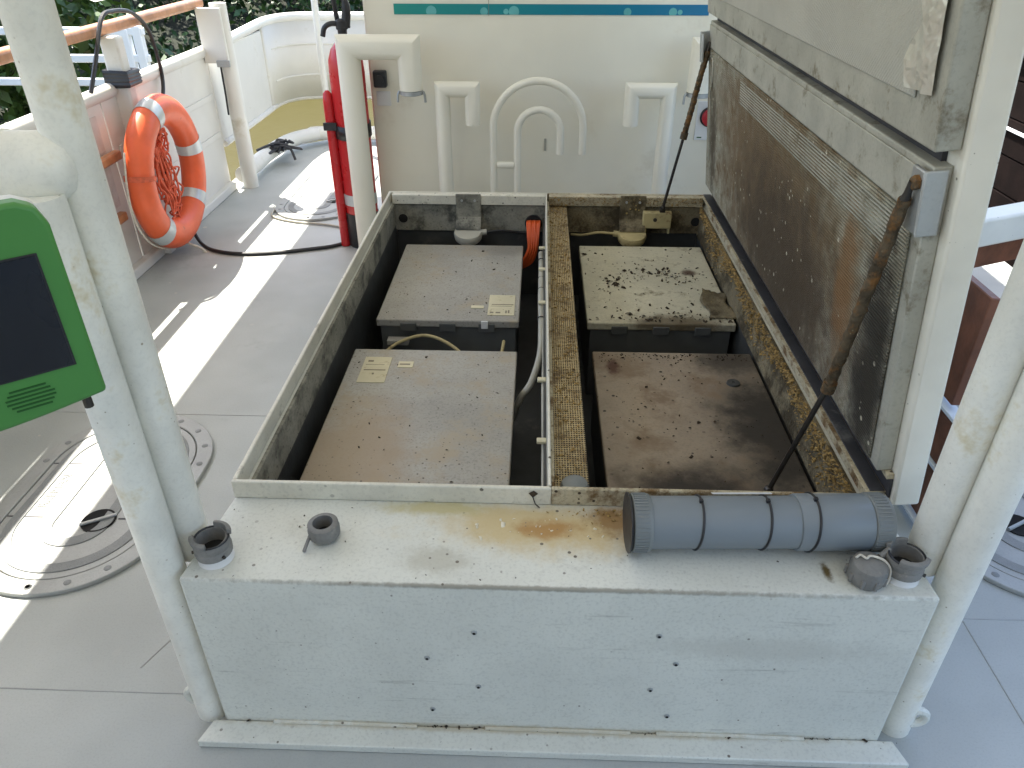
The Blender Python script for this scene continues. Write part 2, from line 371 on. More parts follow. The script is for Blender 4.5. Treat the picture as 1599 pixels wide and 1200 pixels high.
# bank: a rising overgrown slope beyond the water, far left
def bank_pt(i, j):
    # i along the bank, j up the slope; the bank runs from near left to far right
    ax = Vector((-10.5, 3.0, 0)); bx = Vector((5.0, 27.0, 0)); t = i / 24.
    p = ax.lerp(bx, t); nrm = Vector((-.83, .56, 0)); s = j * 1.1
    return p + nrm * s + Vector((0, 0, -1.1 + min(3.2, s * .42) + random.uniform(-.12, .12)))
v = [bank_pt(i, j) for j in range(14) for i in range(25)]
struct(MB().add(v, [(j * 25 + i, j * 25 + i + 1, (j + 1) * 25 + i + 1, (j + 1) * 25 + i) for j in range(13) for i in range(24)]).build('bank', 'bank'))

# canopy over the deck (above the picture; its edge draws the shade line on the deck)
t = thing('canopy_roof', 'cream canopy roof over the deck, above the hatch', 'roof', (0, 2.5, 2.3))
MB().add([(-2.33, -2.6, 2.33), (1.50, -2.6, 2.33), (1.50, 6.0, 2.33), (-2.33, 6.0, 2.33)], [(0, 1, 2, 3)]).build('roof_canvas', 'canvas', t)
MB().box(-2.33, -2.27, -2.6, 6.0, 2.25, 2.325).build('edge_beam', 'roof', t, .004)
MB().box(1.44, 1.50, -2.6, 6.0, 2.25, 2.325).build('edge_beam', 'roof', t, .004)
for y in (.2, 1.9, 5.2):
    MB().box(-2.265, 1.435, y, y + .06, 2.25, 2.322).build('beam', 'roof', t, .004)

t = thing('aft_sky_blocker', 'unseen blue-grey wall added behind the camera to block sky light', 'wall', (0, -1.7, 0))  # unseen wall and door, added to keep sky light off the casing front
MB().box(-1.7, 1.9, -1.78, -1.70, .001, 2.3).build('wall_panel', 'blockerpaint', t, .01)
MB().box(-.4, .4, -1.699, -1.67, .02, 1.95).build('added_door', 'brownwood', t, .01)
# weld seams on the deck
d = bpy.data.objects['deck']
for pts in ([(-2.05, 2.335, 0), (-.70, 2.335, 0)], [(.86, 1.437, 0), (2.5, 1.43, 0)], [(1.19, 1.43, 0), (1.20, -1.0, 0)], [(-1.0, 1.2, 0), (-.84, 1.55, 0)], [(-1.6, 1.13, 0), (-.78, 1.13, 0)]):
    MB().tube(pts, .0022, 8).build('weld_seam', 'plate', d)

# ------------------------------------------------------------------ manholes
def text_mesh(txt, size, depth):
    c = bpy.data.curves.new('t', 'FONT'); c.body = txt; c.size = size; c.extrude = depth; c.align_x = 'CENTER'; c.align_y = 'CENTER'
    o = bpy.data.objects.new('t', c); me = bpy.data.meshes.new_from_object(o); bpy.data.objects.remove(o)
    v = [tuple(x.co) for x in me.vertices]; f = [tuple(p.vertices) for p in me.polygons]; bpy.data.meshes.remove(me)
    return v, f
def manhole(cx, cy, hx, hy, label, lettering=None, holes=()):
    t = thing('deck_manhole', label, 'manhole', (cx, cy, 0), 'oval manholes in the deck')
    fl = MB(); ringplate(fl, stadium(cx, cy, hx, hy), stadium(cx, cy, hx - .055, hy - .055), .001, .016)
    fl.build('flange', 'plate', t, .003)
    cover = MB().prism(stadium(cx, cy, hx - .059, hy - .059), .001, .014).build('cover', 'plate', t, .002)
    for a, b in ((.082, .118), (.190, .228)):
        if hx - b > .02:
            k = MB(); ringplate(k, stadium(cx, cy, hx - a, hy - a), stadium(cx, cy, hx - b, hy - b), .010, .0175)
            k.build('tread_ring', 'tread', cover, .001)
    for y in np.linspace(cy - hy * .3, cy + hy * .3, 2):
        for sx in (-1, 1):
            xa, xb = sorted((cx + sx * (hx - .178), cx + sx * (hx - .062)))
            MB().box(xa, xb, y, y + .005, .010, .0155).build('joint_line', 'rubber', cover)
    n = 14; P = stadium(cx, cy, hx - .028, hy - .028, 4); step = max(1, len(P) // n)
    for p in P[::step]:
        MB().lathe([(.011, 0), (.011, .0035), (.007, .005)], (p[0], p[1], .0135), n=10).build('bolt', 'tread', t)
    for (x, y, r) in holes:
        MB().lathe([(r, 0), (r, .0045), (r * .92, .0045), (r * .85, .002)], (x, y, .0145), n=24).build('lift_cup', 'void', cover)
        MB().tube([(x - r * .9, y - .5 * r, .021), (x + r * .9, y + .5 * r, .021)], .006, 8).build('lift_bar', 'alu', cover)
    if lettering:
        v, f = text_mesh(lettering[0], lettering[1], .001)
        q = Euler((0, 0, lettering[3])).to_matrix(); o = Vector(lettering[2])
        MB().add([q @ Vector(p) + o for p in v], f).build('embossed_lettering', 'tread', cover, smooth=0)
    return t
manhole(-1.435, 1.865, .300, .450, 'oval grey manhole between the green terminal post and the bulwark', ('FREEMAN', .044, (-1.588, 1.85, .0150), R(90)), ((-1.37, 1.72, .052), (-1.36, 2.02, .03)))
manhole(-1.44, 5.05, .27, .60, 'oval grey manhole on the deck beside the fire extinguisher', None, ((-1.36, 4.80, .04), (-1.34, 5.0, .04)))
manhole(1.545, 1.96, .30, .48, 'oval grey manhole behind the right-hand posts', None, ((1.53, 1.80, .05),))

# ------------------------------------------------------------------ hatch casing
H = thing('hatch_casing', 'cream steel battery hatch casing standing open in the middle of the deck', 'hatch', (.05, 1.05, 0))
fp = [(-.72, 1.05), (.815, 1.05), (.800, 1.318), (-.69, 1.318)]
fb = MB().prism(fp, .0, .497).build('front_box', 'casing', H, .007, 3)
MB().prism([(-.765, .992), (.862, .992), (.845, 1.049), (-.745, 1.049)], 0.001, .024).build('toe_flange', 'casing', H, .003)
for x0, z0 in ((-.60, .0), (.30, .0), (-.1, 0)):
    MB().tube([(x0, 1.047, .026), (x0 + .18, 1.047, .027), (x0 + .34, 1.046, .026)], .005, 8).build('weld_bead', 'casing', H)
for (x, z) in ((-.117, .359), (.272, .365), (-.222, .272), (-.112, .178), (-.220, .090), (.317, .276), (.318, .091), (.271, .185)):
    sc = MB().lathe([(.0065, 0), (.0065, .002), (.004, .0035)], (x, 1.0505, z), (0, -1, 0), 12).build('screw', 'alu', H)
    MB().lathe([(.0035, 0), (.0035, .0006)], (x, 1.0463, z), (0, -1, 0), 8).build('screw_socket', 'void', sc)
for sx, x in ((-1, -.79), (1, .90)):
    MB().tube(arc((x, 1.085, .065), .024, 0, 360, 18, (1, 0, 0), (0, 0, 1))[:-1], .010, 8, closed=True).build('lashing_eye', 'casing', H)
MB().box(-.69, -.672, 1.319, 3.372, 0, .498).build('side_wall', 'casing', H, .002)
MB().box(.758, .776, 1.319, 3.372, 0, .498).build('side_wall', 'casing', H, .002)
MB().box(-.69, .776, 3.374, 3.392, 0, .498).build('rear_wall', 'casing', H, .002)
# raised rims
MB().box(-.690, .044, 1.300, 1.311, .4975, .546).build('rim', 'rimL', H, .003)
MB().box(.0445, .776, 1.300, 1.311, .4975, .546).build('rim', 'rimR', H, .003, label='brown soiled front rim of the right compartment')
MB().box(-.690, -.679, 1.3115, 3.374, .4985, .546).build('rim', 'rimL', H, .003)
MB().box(.765, .776, 1.3115, 3.374, .4985, .546).build('rim', 'rimR', H, .003)
MB().box(-.690, .044, 3.3745, 3.386, .4985, .548).build('rim', 'rimL', H, .003)
MB().box(.0445, .776, 3.3745, 3.386, .4985, .548).build('rim', 'rimR', H, .003)
fl_ = MB().box(.747, .799, 1.3125, 3.373, .5465, .550).build('hinge_flange', 'rimR', H, .001)
MB().box(.756, .789, 1.3125, 3.373, .5502, .5535).build('gasket', 'rubber', fl_, .001)
# inward lips at the back and linings
MB().box(-.668, .036, 3.338, 3.3738, .503, .546).build('lip', 'rimL', H, .002)
MB().box(.052, .752, 3.338, 3.3738, .503, .546).build('lip', 'rimR', H, .002)
MB().box(-.668, .036, 3.352, 3.3735, .372, .4975).build('lining', 'linerL', H, .001)
MB().box(.052, .752, 3.352, 3.3735, .372, .4975).build('lining', 'linerR', H, .001)
MB().box(-.6715, -.662, 1.32, 3.35, .40, .5005).build('lining', 'linerL', H, .001)
MB().box(.748, .7575, 1.32, 3.35, .36, .5005).build('lining', 'linerR', H, .001)
# dark tubs
for (x0, x1, wmat) in ((-.6715, .036, 'tub'), (.052, .7575, 'tub')):
    MB().box(x0, x1, 1.3185, 3.3735, .02, .04).build('tub_floor', wmat, H)
    MB().box(x0, x0 + .008, 1.3185, 3.366, .041, .399 if x0 < 0 else .44).build('tub_wall', wmat, H)
    MB().box(x1 - .008, x1, 1.3185, 3.366, .041, .44 if x0 < 0 else .359).build('tub_wall', wmat, H)
    MB().box(x0 + .009, x1 - .009, 3.3655, 3.3735, .041, .371).build('tub_wall', wmat, H)
    MB().box(x0 + .009, x1 - .009, 1.3185, 1.326, .041, .49).build('tub_wall', wmat, H)
# divider and cable tray
MB().box(.0365, .0435, 1.312, 3.3735, .30, .548).build('divider', 'rimL', H, .002)
tr = MB().box(.0535, .135, 1.34, 3.345, .494, .498).build('cable_tray', 'tray', H, .001, label='brown soiled perforated cable tray')
MB().box(.0445, .0525, 1.33, 3.35, .42, .520).build('tray_edge', 'rimR', tr, .001)
MB().box(.131, .135, 1.34, 3.345, .44, .4935).build('tray_edge', 'rimR', tr, .001)
MB().lathe([(.035, 0), (.03, .012), (.012, .02)], (.10, 1.365, .499), n=16).build('grommet', 'greycap', tr)
for (x, z, r, m) in ((-.626, .431, .021, 'linerL'), (.740 - .008, .430, .021, 'linerR')):
    c = MB().lathe([(r + .003, 0), (r + .003, .004), (r, .004), (r, .001)], (x, 3.3525, z), (0, -1, 0), 24, ).build('cable_hole', m, H)
    MB().lathe([(r, 0), (r, .0012)], (x, 3.3492, z), (0, -1, 0), 24).build('hole_shade', 'void', c)

# ------------------------------------------------------------------ battery enclosures
def enclosure(x0, x1, y0, y1, zt, m, label):
    t = thing('battery_enclosure', label, 'battery box', ((x0 + x1) / 2, (y0 + y1) / 2, .041), 'battery boxes inside the hatch')
    MB().box(x0 + .012, x1 - .012, y0 + .012, y1 - .012, .041, zt - .031).build('body', 'batside', t, .004)
    lid = MB().box(x0, x1, y0, y1, zt - .03, zt).build('lid', m, t, .005, 3)
    for x in np.linspace(x0 + .12, x1 - .12, 3):
        MB().box(x - .03, x + .03, y0 - .006, y0 - .0005, zt - .045, zt - .012).build('catch', 'batside', t, .002)
    return t, lid
ZT = .365
tNL, lNL = enclosure(-.622, -.060, 1.345, 2.235, ZT, 'batL', 'dusty grey battery box at the near left of the open hatch')
tFL, lFL = enclosure(-.592, -.060, 2.455, 3.195, ZT, 'batL', 'grey battery box at the far left of the open hatch, below the round lamp')
tNR, lNR = enclosure(.198, .738, 1.345, 2.245, ZT, 'batNR', 'brown scorched battery box at the near right of the open hatch')
tFR, lFR = enclosure(.192, .738, 2.455, 3.205, ZT, 'batFR', 'battery box strewn with dark crumbs at the far right of the hatch')
def sticker(parent, x0, x1, y0, y1, rows, m='paper', tilt=0):
    s = MB().box(x0, x1, y0, y1, ZT + .0005, ZT + .0022).build('sticker', m, parent)
    for (a, b, c, d_) in rows:
        MB().box(x0 + (x1 - x0) * a, x0 + (x1 - x0) * b, y0 + (y1 - y0) * c, y0 + (y1 - y0) * d_, ZT + .0022, ZT + .0027).build('print_line', 'ink', s)
sticker(lFL, -.180, -.080, 2.500, 2.672, ((.12, .95, .50, .53), (.08, .22, .09, .15), (.30, .48, .09, .15), (.66, .72, .10, .22), (.76, .82, .10, .24), (.1, .9, .43, .44)))
sticker(lFL, -.246, -.198, 2.556, 2.578, ())
sticker(lNL, -.572, -.482, 2.015, 2.176, ((.1, .9, .46, .49), (.45, .52, .30, .36), (.15, .35, .80, .86), (.1, .8, .68, .69)))
sticker(lNL, -.455, -.405, 2.112, 2.150, ((.1, .8, .4, .6),))
MB().box(-.20, -.175, 2.447, 2.4545, .335, .366).build('catch', 'white', tFL, .002)
torn = MB(); n = 8
for i in range(n):
    for j in range(n):
        pass
vv = [(.645 + .10 * i / n + .012 * math.sin(j), 2.50 + .22 * j / n, ZT + .004 + .03 * max(0, .6 - i / n) * (j / n) + .002 * math.sin(3 * i + j)) for j in range(n + 1) for i in range(n + 1)]
torn.add(vv, [(j * 9 + i, j * 9 + i + 1, (j + 1) * 9 + i + 1, (j + 1) * 9 + i) for j in range(n) for i in range(n)])
o = torn.build('peeling_sheet', 'linerR', lFR, label='brown peeling scrap of lining'); sm = o.modifiers.new('s', 'SOLIDIFY'); sm.thickness = .002
MB().lathe([(.022, 0), (.02, .006), (.006, .006), (.004, .002)], (.639, 2.05, ZT), n=14).build('burnt_plug', 'tub', lNR)

# lamps on the back lining
def lamp(x, z, m1, m2, label, cable):
    t = thing('bulkhead_lamp', label, 'lamp', (x, 3.34, z), 'round lamps on the rear wall of the hatch')
    MB().box(x - .058, x + .058, 3.338 - .006, 3.3375, z + .03, z + .15).build('bracket', m1, t, .003)
    MB().obox((x - .058, 3.3315, z + .03), (.116, 0, 0), (0, -.055, -.030), (0, .008, .018)).build('bracket_foot', m1, t, .002)
    b = MB().lathe([(.048, 0), (.062, .006), (.066, .03), (.062, .042)], (x, 3.285, z - .045), (0, -.25, .97), 28).build('housing', m2, t)
    MB().lathe([(.02, 0), (.04, .006), (.054, .016), (.055, .02)], (x, 3.290, z - .064), (0, -.25, .97), 28).build('glass', 'white' if m2 == 'greycapl' else m2, t)
    MB().tube([(x + cable[0] * .05, 3.285, z - .015), (x + cable[0] * .085, 3.287, z - .012)], .014, 12).build('cable_gland', m2, t)
    for dx in (-.03, .03):
        MB().lathe([(.006, 0), (.006, .003)], (x + dx, 3.3316, z + .12), (0, -1, 0), 8).build('screw', 'alu', t)
    MB().tube(smoothpath(cable[1]), .006, 8).build('cable', cable[2], t)
    return t
M['lampgrey'] = mat('lamp housing', (.38, .365, .30), .5, var=.1, dirt=(.25, .22, .15), dirt_amt=.1)
lamp(-.317, .405, 'linerL', 'lampgrey', 'round grey lamp on the rear wall of the left compartment', (1, [(-.235, 3.287, .393), (-.17, 3.30, .395), (-.09, 3.335, .375), (-.035, 3.34, .368)], 'black'))
lamp(.436, .405, 'linerR', 'yellowed', 'yellowed dirty lamp on the rear wall of the right compartment', (-1, [(.352, 3.287, .393), (.28, 3.29, .395), (.21, 3.31, .375), (.16, 3.33, .37)], 'yellowed'))
# orange cables out of the hole
t = thing('cable_bundle', 'bundle of orange cables coming out of the hole beside the divider', 'cables', (-.017, 3.34, .39))
MB().lathe([(.040, 0), (.040, .004), (.036, .004), (.036, .001)], (-.017, 3.3515, .415), (0, -1, 0), 28).build('hole_grommet', 'black', t)
MB().lathe([(.036, 0), (.036, .001)], (-.017, 3.3482, .415), (0, -1, 0), 28).build('hole_shade', 'void', t)
for i in range(9):
    a = (i - 4) * .0068
    MB().tube(smoothpath([(-.017 + a, 3.352, .425), (-.017 + a * 1.05, 3.318, .420 + .004 * (i % 3)), (-.017 + a * .9, 3.285, .375), (-.020 + a * .75, 3.268 - .006 * (i % 2), .315), (-.05 + a, 3.27, .25), (-.13 + a, 3.29, .20), (-.25, 3.29, .17)]), .0045, 8).build('cable', 'orange', t)
t = thing('grey_conduit', 'grey sheathed cable clipped along the left side of the divider', 'cable', (.02, 2.3, .42))
MB().tube(smoothpath([(.020, 3.02, .40), (.021, 2.8, .425), (.020, 2.5, .425), (.022, 2.30, .42), (.018, 2.15, .40), (-.01, 2.04, .36), (-.045, 2.02, .31), (-.07, 2.03, .22)]), .0115, 10).build('sheath', 'lampgrey', t)
MB().tube(smoothpath([(.030, 2.75, .43), (.031, 2.4, .43), (.031, 2.1, .425), (.028, 1.9, .43), (.029, 1.6, .425), (.028, 1.38, .43)]), .006, 8).build('cable', 'lampgrey', t)
for y in (2.98, 2.76, 2.46, 1.93, 1.62):
    k = MB().box(.010, .0362, y - .010, y + .010, .437, .446).build('clip', 'paper', t, .002)
for y in (2.88, 2.70, 2.60, 2.36):
    MB().tube(arc((.0205, y, .4235), .0135, 0, 360, 14, (1, 0, 0), (0, 0, 1))[:-1], .002, 6, closed=True).build('cable_tie', 'black', t)
t = thing('yellow_cable', 'thin yellowish cable looping between the two left battery boxes', 'cable', (-.4, 2.35, .3))
MB().tube(smoothpath([(-.57, 2.36, .26), (-.50, 2.40, .30), (-.40, 2.40, .33), (-.30, 2.36, .31), (-.22, 2.28, .27), (-.18, 2.20, .22)]), .006, 8).build('cable', 'yellowed', t)
MB().tube(smoothpath([(-.115, 2.42, .30), (-.12, 2.34, .29), (-.13, 2.25, .26)]), .006, 8).build('cable', 'yellowed', t)
MB().box(-.55, -.47, 2.41, 2.445, .28, .30).build('connector', 'batL', t, .003)

# loose crumbs, nobody could count them
def crumbs(name, n, fn, size, m, label):
    V = []; F = []
    for i in range(n):
        p = Vector(fn()); s = size * min(2.4, random.lognormvariate(-.35, .55))
        q = Euler((random.uniform(-.7, .7), random.uniform(-.7, .7), random.uniform(0, 6.3))).to_matrix()
        pts = [(-1, -.5, 0), (.9, -.6, .1), (1.1, .45, 0), (-.7, .6, .15), (.1, .05, .55)]
        o = len(V); V += [p + q @ (Vector(c) * s) for c in pts]
        F += [(o, o + 1, o + 4), (o + 1, o + 2, o + 4), (o + 2, o + 3, o + 4), (o + 3, o, o + 4), (o + 3, o + 2, o + 1, o)]
    mb = MB(); mb.v = [tuple(v) for v in V]; mb.f = F
    return tag(mb.build(name, m, smooth=0, kind='stuff'), label, 'debris')
def g(a, s): return random.gauss(a, s)
crumbs('leaf_crumbs', 1500, lambda: (random.uniform(.056, .131), random.uniform(1.35, 3.34), .4995), .0030, 'debris', 'brown leaf crumbs caked on the cable tray')
def rightwall():
    y = random.uniform(1.35, 3.34); z = .505 - abs(random.gauss(0, .035)) * (1 + .5 * math.sin(y * 9)); return (.7465 - random.random() * .004, y, max(.37, z))
crumbs('leaf_crumbs', 4200, rightwall, .0036, 'debris', 'yellow leaf litter clinging to the right inner wall of the hatch')
crumbs('leaf_crumbs', 900, lambda: (random.uniform(.055, .75), 3.337 - random.random() * .004, .545 - random.random() * .04), .0028, 'debris', 'brown crumbs on the rear rim of the right compartment')
def fr():
    k = random.random()
    if k < .45: a = random.uniform(.5, 2.9); return (.46 + .17 * math.cos(a) + g(0, .025), 2.66 + .26 * math.sin(a) + g(0, .035), ZT + .002)
    if k < .75: return (random.uniform(.20, .73), 2.47 + abs(g(0, .05)), ZT + .002)
    return (random.uniform(.20, .73), random.uniform(2.47, 3.19), ZT + .002)
crumbs('dark_crumbs', 330, fr, .0052, 'debrisd', 'dark crumbs lying on the far right battery box')
crumbs('dark_crumbs', 170, lambda: random.choice(((random.uniform(-.61, -.07), random.uniform(1.36, 2.22), ZT + .002), (random.uniform(-.58, -.07), random.uniform(2.47, 3.18), ZT + .002))), .0027, 'debrisd', 'few dark crumbs on the two left battery boxes')
crumbs('dark_crumbs', 520, lambda: (min(.735, random.uniform(.21, .73)), random.choice((random.uniform(1.36, 2.23), 1.36 + abs(g(0, .06)), 2.23 - abs(g(0, .03)))), ZT + .002), .0030, 'debrisd', 'dark crumbs on the scorched near right battery box')
crumbs('leaf_crumbs', 140, lambda: (g(.66, .05), 1.375 + abs(g(0, .03)), ZT + .004), .009, 'debris', 'pale flakes heaped at the foot of the near strut')
crumbs('leaf_crumbs', 150, lambda: (g(.27, .10), 1.288 - abs(g(0, .02)), .4985), .003, 'debris', 'brown flakes in front of the soiled rim')
crumbs('dark_crumbs', 55, lambda: (random.uniform(-.70, .80), random.uniform(1.06, 1.29), .4985), .0022, 'debrisd', 'tiny dark specks on the casing top')

crumbs('dark_crumbs', 150, lambda: (random.choice((random.uniform(-.7, .84), g(.35, .15), g(-.2, .1), g(.62, .1))), 1.0465 + g(0, .002), .0265), .0026, 'debrisd', 'dark pitting along the weld at the foot of the casing')
crumbs('paint_flakes', 26, lambda: (g(.02, .06), g(1.222, .012), .4975), .0042, 'paint', 'pale paint flakes on the rust patch in front of the rim')
t = thing('dry_leaf', 'small dry brown leaf stuck on the front rim by the divider', 'leaf', (.005, 1.298, .53))
MB().add([(.004, 1.2985, .541), (-.008, 1.297, .534), (.002, 1.296, .522), (.014, 1.297, .533), (.003, 1.2945, .533)], [(0, 1, 4), (1, 2, 4), (2, 3, 4), (3, 0, 4)]).build('blade', 'debrisd', t, smooth=0)
MB().tube([(.002, 1.296, .524), (.008, 1.293, .506), (.018, 1.288, .4995)], .0014, 6).build('stalk', 'debrisd', t)
# ------------------------------------------------------------------ hatch lid, standing open on its right-hand hinge
LO = Vector((.800, 0, .530)); LD = Vector((-.1095, 0, .994)); LN = Vector((-.994, 0, -.1095))
def LP(s, y, n): p = LO + LD * s + LN * n; return Vector((p.x, y, p.z))
def lbox(s0, s1, y0, y1, n0, n1):
    return MB().obox(LP(s0, y0, n0), LP(s1, y0, n0) - LP(s0, y0, n0), Vector((0, y1 - y0, 0)), LP(s0, y0, n1) - LP(s0, y0, n0))
T = thing('access_cover', 'tall hatch lid standing open on the right, soiled lower panel and clean upper panel', 'hatch lid', (.80, 2.33, .53))
lbox(0, 1.475, 1.285, 3.395, -.058, 0).build('outer_shell', 'lidwhite', T, .006)
lo = lbox(.080, .752, 1.315, 3.350, .0005, .034).build('inner_panel', 'lidframe', T, .003, label='grey frame of the soiled lower inner panel')
lbox(.088, .652, 1.350, 3.335, .0345, .0405).build('panel_sheet', 'lidlow', lo, .004, label='aluminium sheet stained brown and black')
lbox(.655, .740, 1.335, 3.340, .0345, .039).build('panel_rib', 'lidframe', lo, .002)
up = lbox(.782, 1.452, 1.300, 3.358, .0005, .046).build('inner_panel', 'lidframe', T, .004, label='clean upper inner panel')
lbox(.852, 1.40, 1.40, 3.28, .0465, .0515).build('panel_sheet', 'lidup', up, .003)
fo = MB(); n1, n2 = 26, 5
vv = []
for i in range(n1 + 1):
    for j in range(n2 + 1):
        s = .87 + .56 * i / n1; y = 1.33 + (.10 + .025 * math.sin(i * .9)) * j / n2
        vv.append(LP(s, y, .0535 + random.uniform(0, .014) * (1 if 0 < j < n2 else .1)))
fo.add(vv, [(i * (n2 + 1) + j, i * (n2 + 1) + j + 1, (i + 1) * (n2 + 1) + j + 1, (i + 1) * (n2 + 1) + j) for i in range(n1) for j in range(n2)])
fo.build('foil_tape', 'foil', up, smooth=25)
for i in range(9):   # embossed ribs along the top border of the lower panel
    lbox(.560 + .0085 * i, .5635 + .0085 * i, 1.40, 2.75, .0407, .0422).build('rib', 'lidframe', lo)
lbox(.0125, .066, 1.30, 3.36, .0005, .006).build('seal_strip', 'rubber', T, .001)
lbox(.0665, .0795, 1.30, 3.36, .0005, .016).build('seal_edge', 'rimR', T, .001)
lbox(.000, .0115, 1.30, 3.36, .0005, .012).build('seal_edge', 'rimL', T, .001)
lbox(.7485, .781, 1.345, 3.34, .0005, .010).build('panel_gap', 'rubber', T)
b = lbox(.630, .750, 1.3015, 1.3075, .012, .052).build('strut_bracket', 'alu', T, .003)
lbox(.632, .748, 1.3080, 1.358, .042, .0515).build('bracket_flange', 'alu', b, .003)
MB().lathe([(.014, 0), (.014, .008), (.010, .012)], LP(.725, 1.325, .052), tuple(LN), 6).build('bolt', 'rust', b, smooth=0)
b = lbox(.600, .715, 3.346, 3.354, .001, .075).build('strut_bracket', 'alu', T, .003)
lbox(.605, .710, 3.300, 3.3455, .067, .074).build('bracket_flange', 'alu', b, .003)
MB().tube(smoothpath([LP(.63, 3.25, 0.0425), LP(.60, 3.23, 0.0425), LP(.53, 3.24, 0.0425), (LP(.50, 3.27, 0.0425)), LP(.40, 3.272, 0.0425), LP(.2, 3.27, 0.0425)]), .0028, 6).build('sealant_bead', 'lidframe', lo)

# gas struts
def strut(p0, p1, p2, label, base_on_wall):
    t = thing('gas_strut', label, 'gas strut', p0, 'gas struts holding the hatch lid open')
    p0, p1, p2 = map(Vector, (p0, p1, p2)); dr = (p2 - p1).normalized()
    MB().tube([p0, p1 + dr * .02], .0065, 12).build('rod', 'rod', t)
    q = [p1 + (p2 - p1) * k + Vector((random.gauss(0, .0007), random.gauss(0, .0007), 0)) for k in np.linspace(0, 1, 60)]
    MB().tube(q, [.0120 + random.gauss(0, .0006) for _ in q], 14).build('cylinder', 'rust', t)
    MB().tube([p1 - dr * .008, p1 + dr * .02], .0155, 14).build('collar', 'rust', t)
    MB().tube([p2 - dr * .002, p2 + dr * .012, p2 + dr * .035], [.010, .007, .006], 10).build('end_fitting', 'rod', t)
    MB().lathe([(.005, -.011), (.010, -.008), (.0125, 0), (.010, .008), (.005, .011)], p0, (0, 1, 0), 12).build('ball_joint', 'rod', t)
    if base_on_wall:
        MB().box(p0.x - .085, p0.x + .045, p0.y - .004, p0.y + .03, p0.z - .098, p0.z - .022).build('base_bracket', 'yellowed', t, .004)
        MB().lathe([(.009, 0), (.009, .003)], (p0.x - .03, p0.y - .0045, p0.z - .055), (0, -1, 0), 12).build('bolt', 'rod', t)
        for dx in (-.075, .032):
            MB().box(p0.x + dx, p0.x + dx + .009, p0.y - .002, p0.y + .02, p0.z - .122, p0.z - .099).build('bracket_tab', 'yellowed', t, .001)
        MB().box(p0.x - .012, p0.x + .012, p0.y - .003, p0.y + .02, p0.z - .0215, p0.z - .004).build('fork', 'rod', t, .001)
    else:
        MB().box(p0.x - .03, p0.x + .05, p0.y - .05, p0.y + .005, p0.z - .045, p0.z - .012).build('base_bracket', 'linerR', t, .004)
    return t
strut((.594, 1.464, .420), (.666, 1.448, .735), (.660, 1.335, 1.212), 'rusty gas strut at the front of the lid, its rod in the near right compartment', False)
strut((.567, 3.300, .512), (.622, 3.300, .825), (.680, 3.318, 1.165), 'rusty gas strut at the rear of the lid, in front of the cream wall', True)

# ------------------------------------------------------------------ things on the casing
t = thing('document_tube', 'grey plastic pipe container with screw ends lying on the casing top', 'tube', (.47, 1.19, .498))
A = Vector((.205, 1.178, .563)); B = Vector((.735, 1.198, .563)); ax = (B - A).normalized(); L_ = (B - A).length
MB().lathe([(.0555, .03), (.0555, L_ - .10)], A, ax, 40).build('body', 'greyplastic', t)
MB().lathe([(.0585, 0), (.060, .003), (.060, .145), (.0585, .148)], A + ax * (L_ - .185), ax, 40).build('socket', 'greyplastic', t)
for s0, s1 in ((0, .042), (L_ - .038, L_ + .004)):
    c = MB().lathe([(.054, s0), (.0605, s0 + .004), (.0605, s1 - .003), (.058, s1)], A, ax, 40).build('end_cap', 'greycap', t)
    k = MB()
    x = ax.cross(Vector((0, 0, 1))).normalized(); y = x.cross(ax)
    for i in range(48):
        a = 2 * math.pi * i / 48; r_ = x * math.cos(a) + y * math.sin(a); tt = -x * math.sin(a) + y * math.cos(a)
        k.obox(A + ax * (s0 + .006) + r_ * .0600 - tt * .0013, ax * (s1 - s0 - .014), r_ * .0022, tt * .0026)
    k.build('knurling', 'greycap', c)
MB().lathe([(.057, -.0035), (.064, -.003), (.064, 0), (.057, 0)], A - ax * .001, ax, 32).build('cap_gasket', 'black', t)
for s, r_ in ((.140, .0565), (.278, .0565), (L_ - .155, .061)):
    P = A + ax * s; x = ax.cross(Vector((0, 0, 1))).normalized(); y = x.cross(ax)
    tie = MB().tube([P + (x * math.cos(a) + y * math.sin(a)) * r_ + ax * .006 * math.sin(a) for a in np.linspace(0, 2 * math.pi, 37)[:-1]], .0026, 6, closed=True).build('cable_tie', 'black', t)
    MB().obox(P - x * .004 - y * (-r_ + .002) , x * .008, ax * .008, y * .008).build('tie_head', 'black', tie, .001)
MB().obox(A + ax * .175 + Vector((0, .032, .0495)), ax * .125, Vector((0, .012, -.007)), Vector((0, .0004, .0012))).build('label_strip', 'white', t)

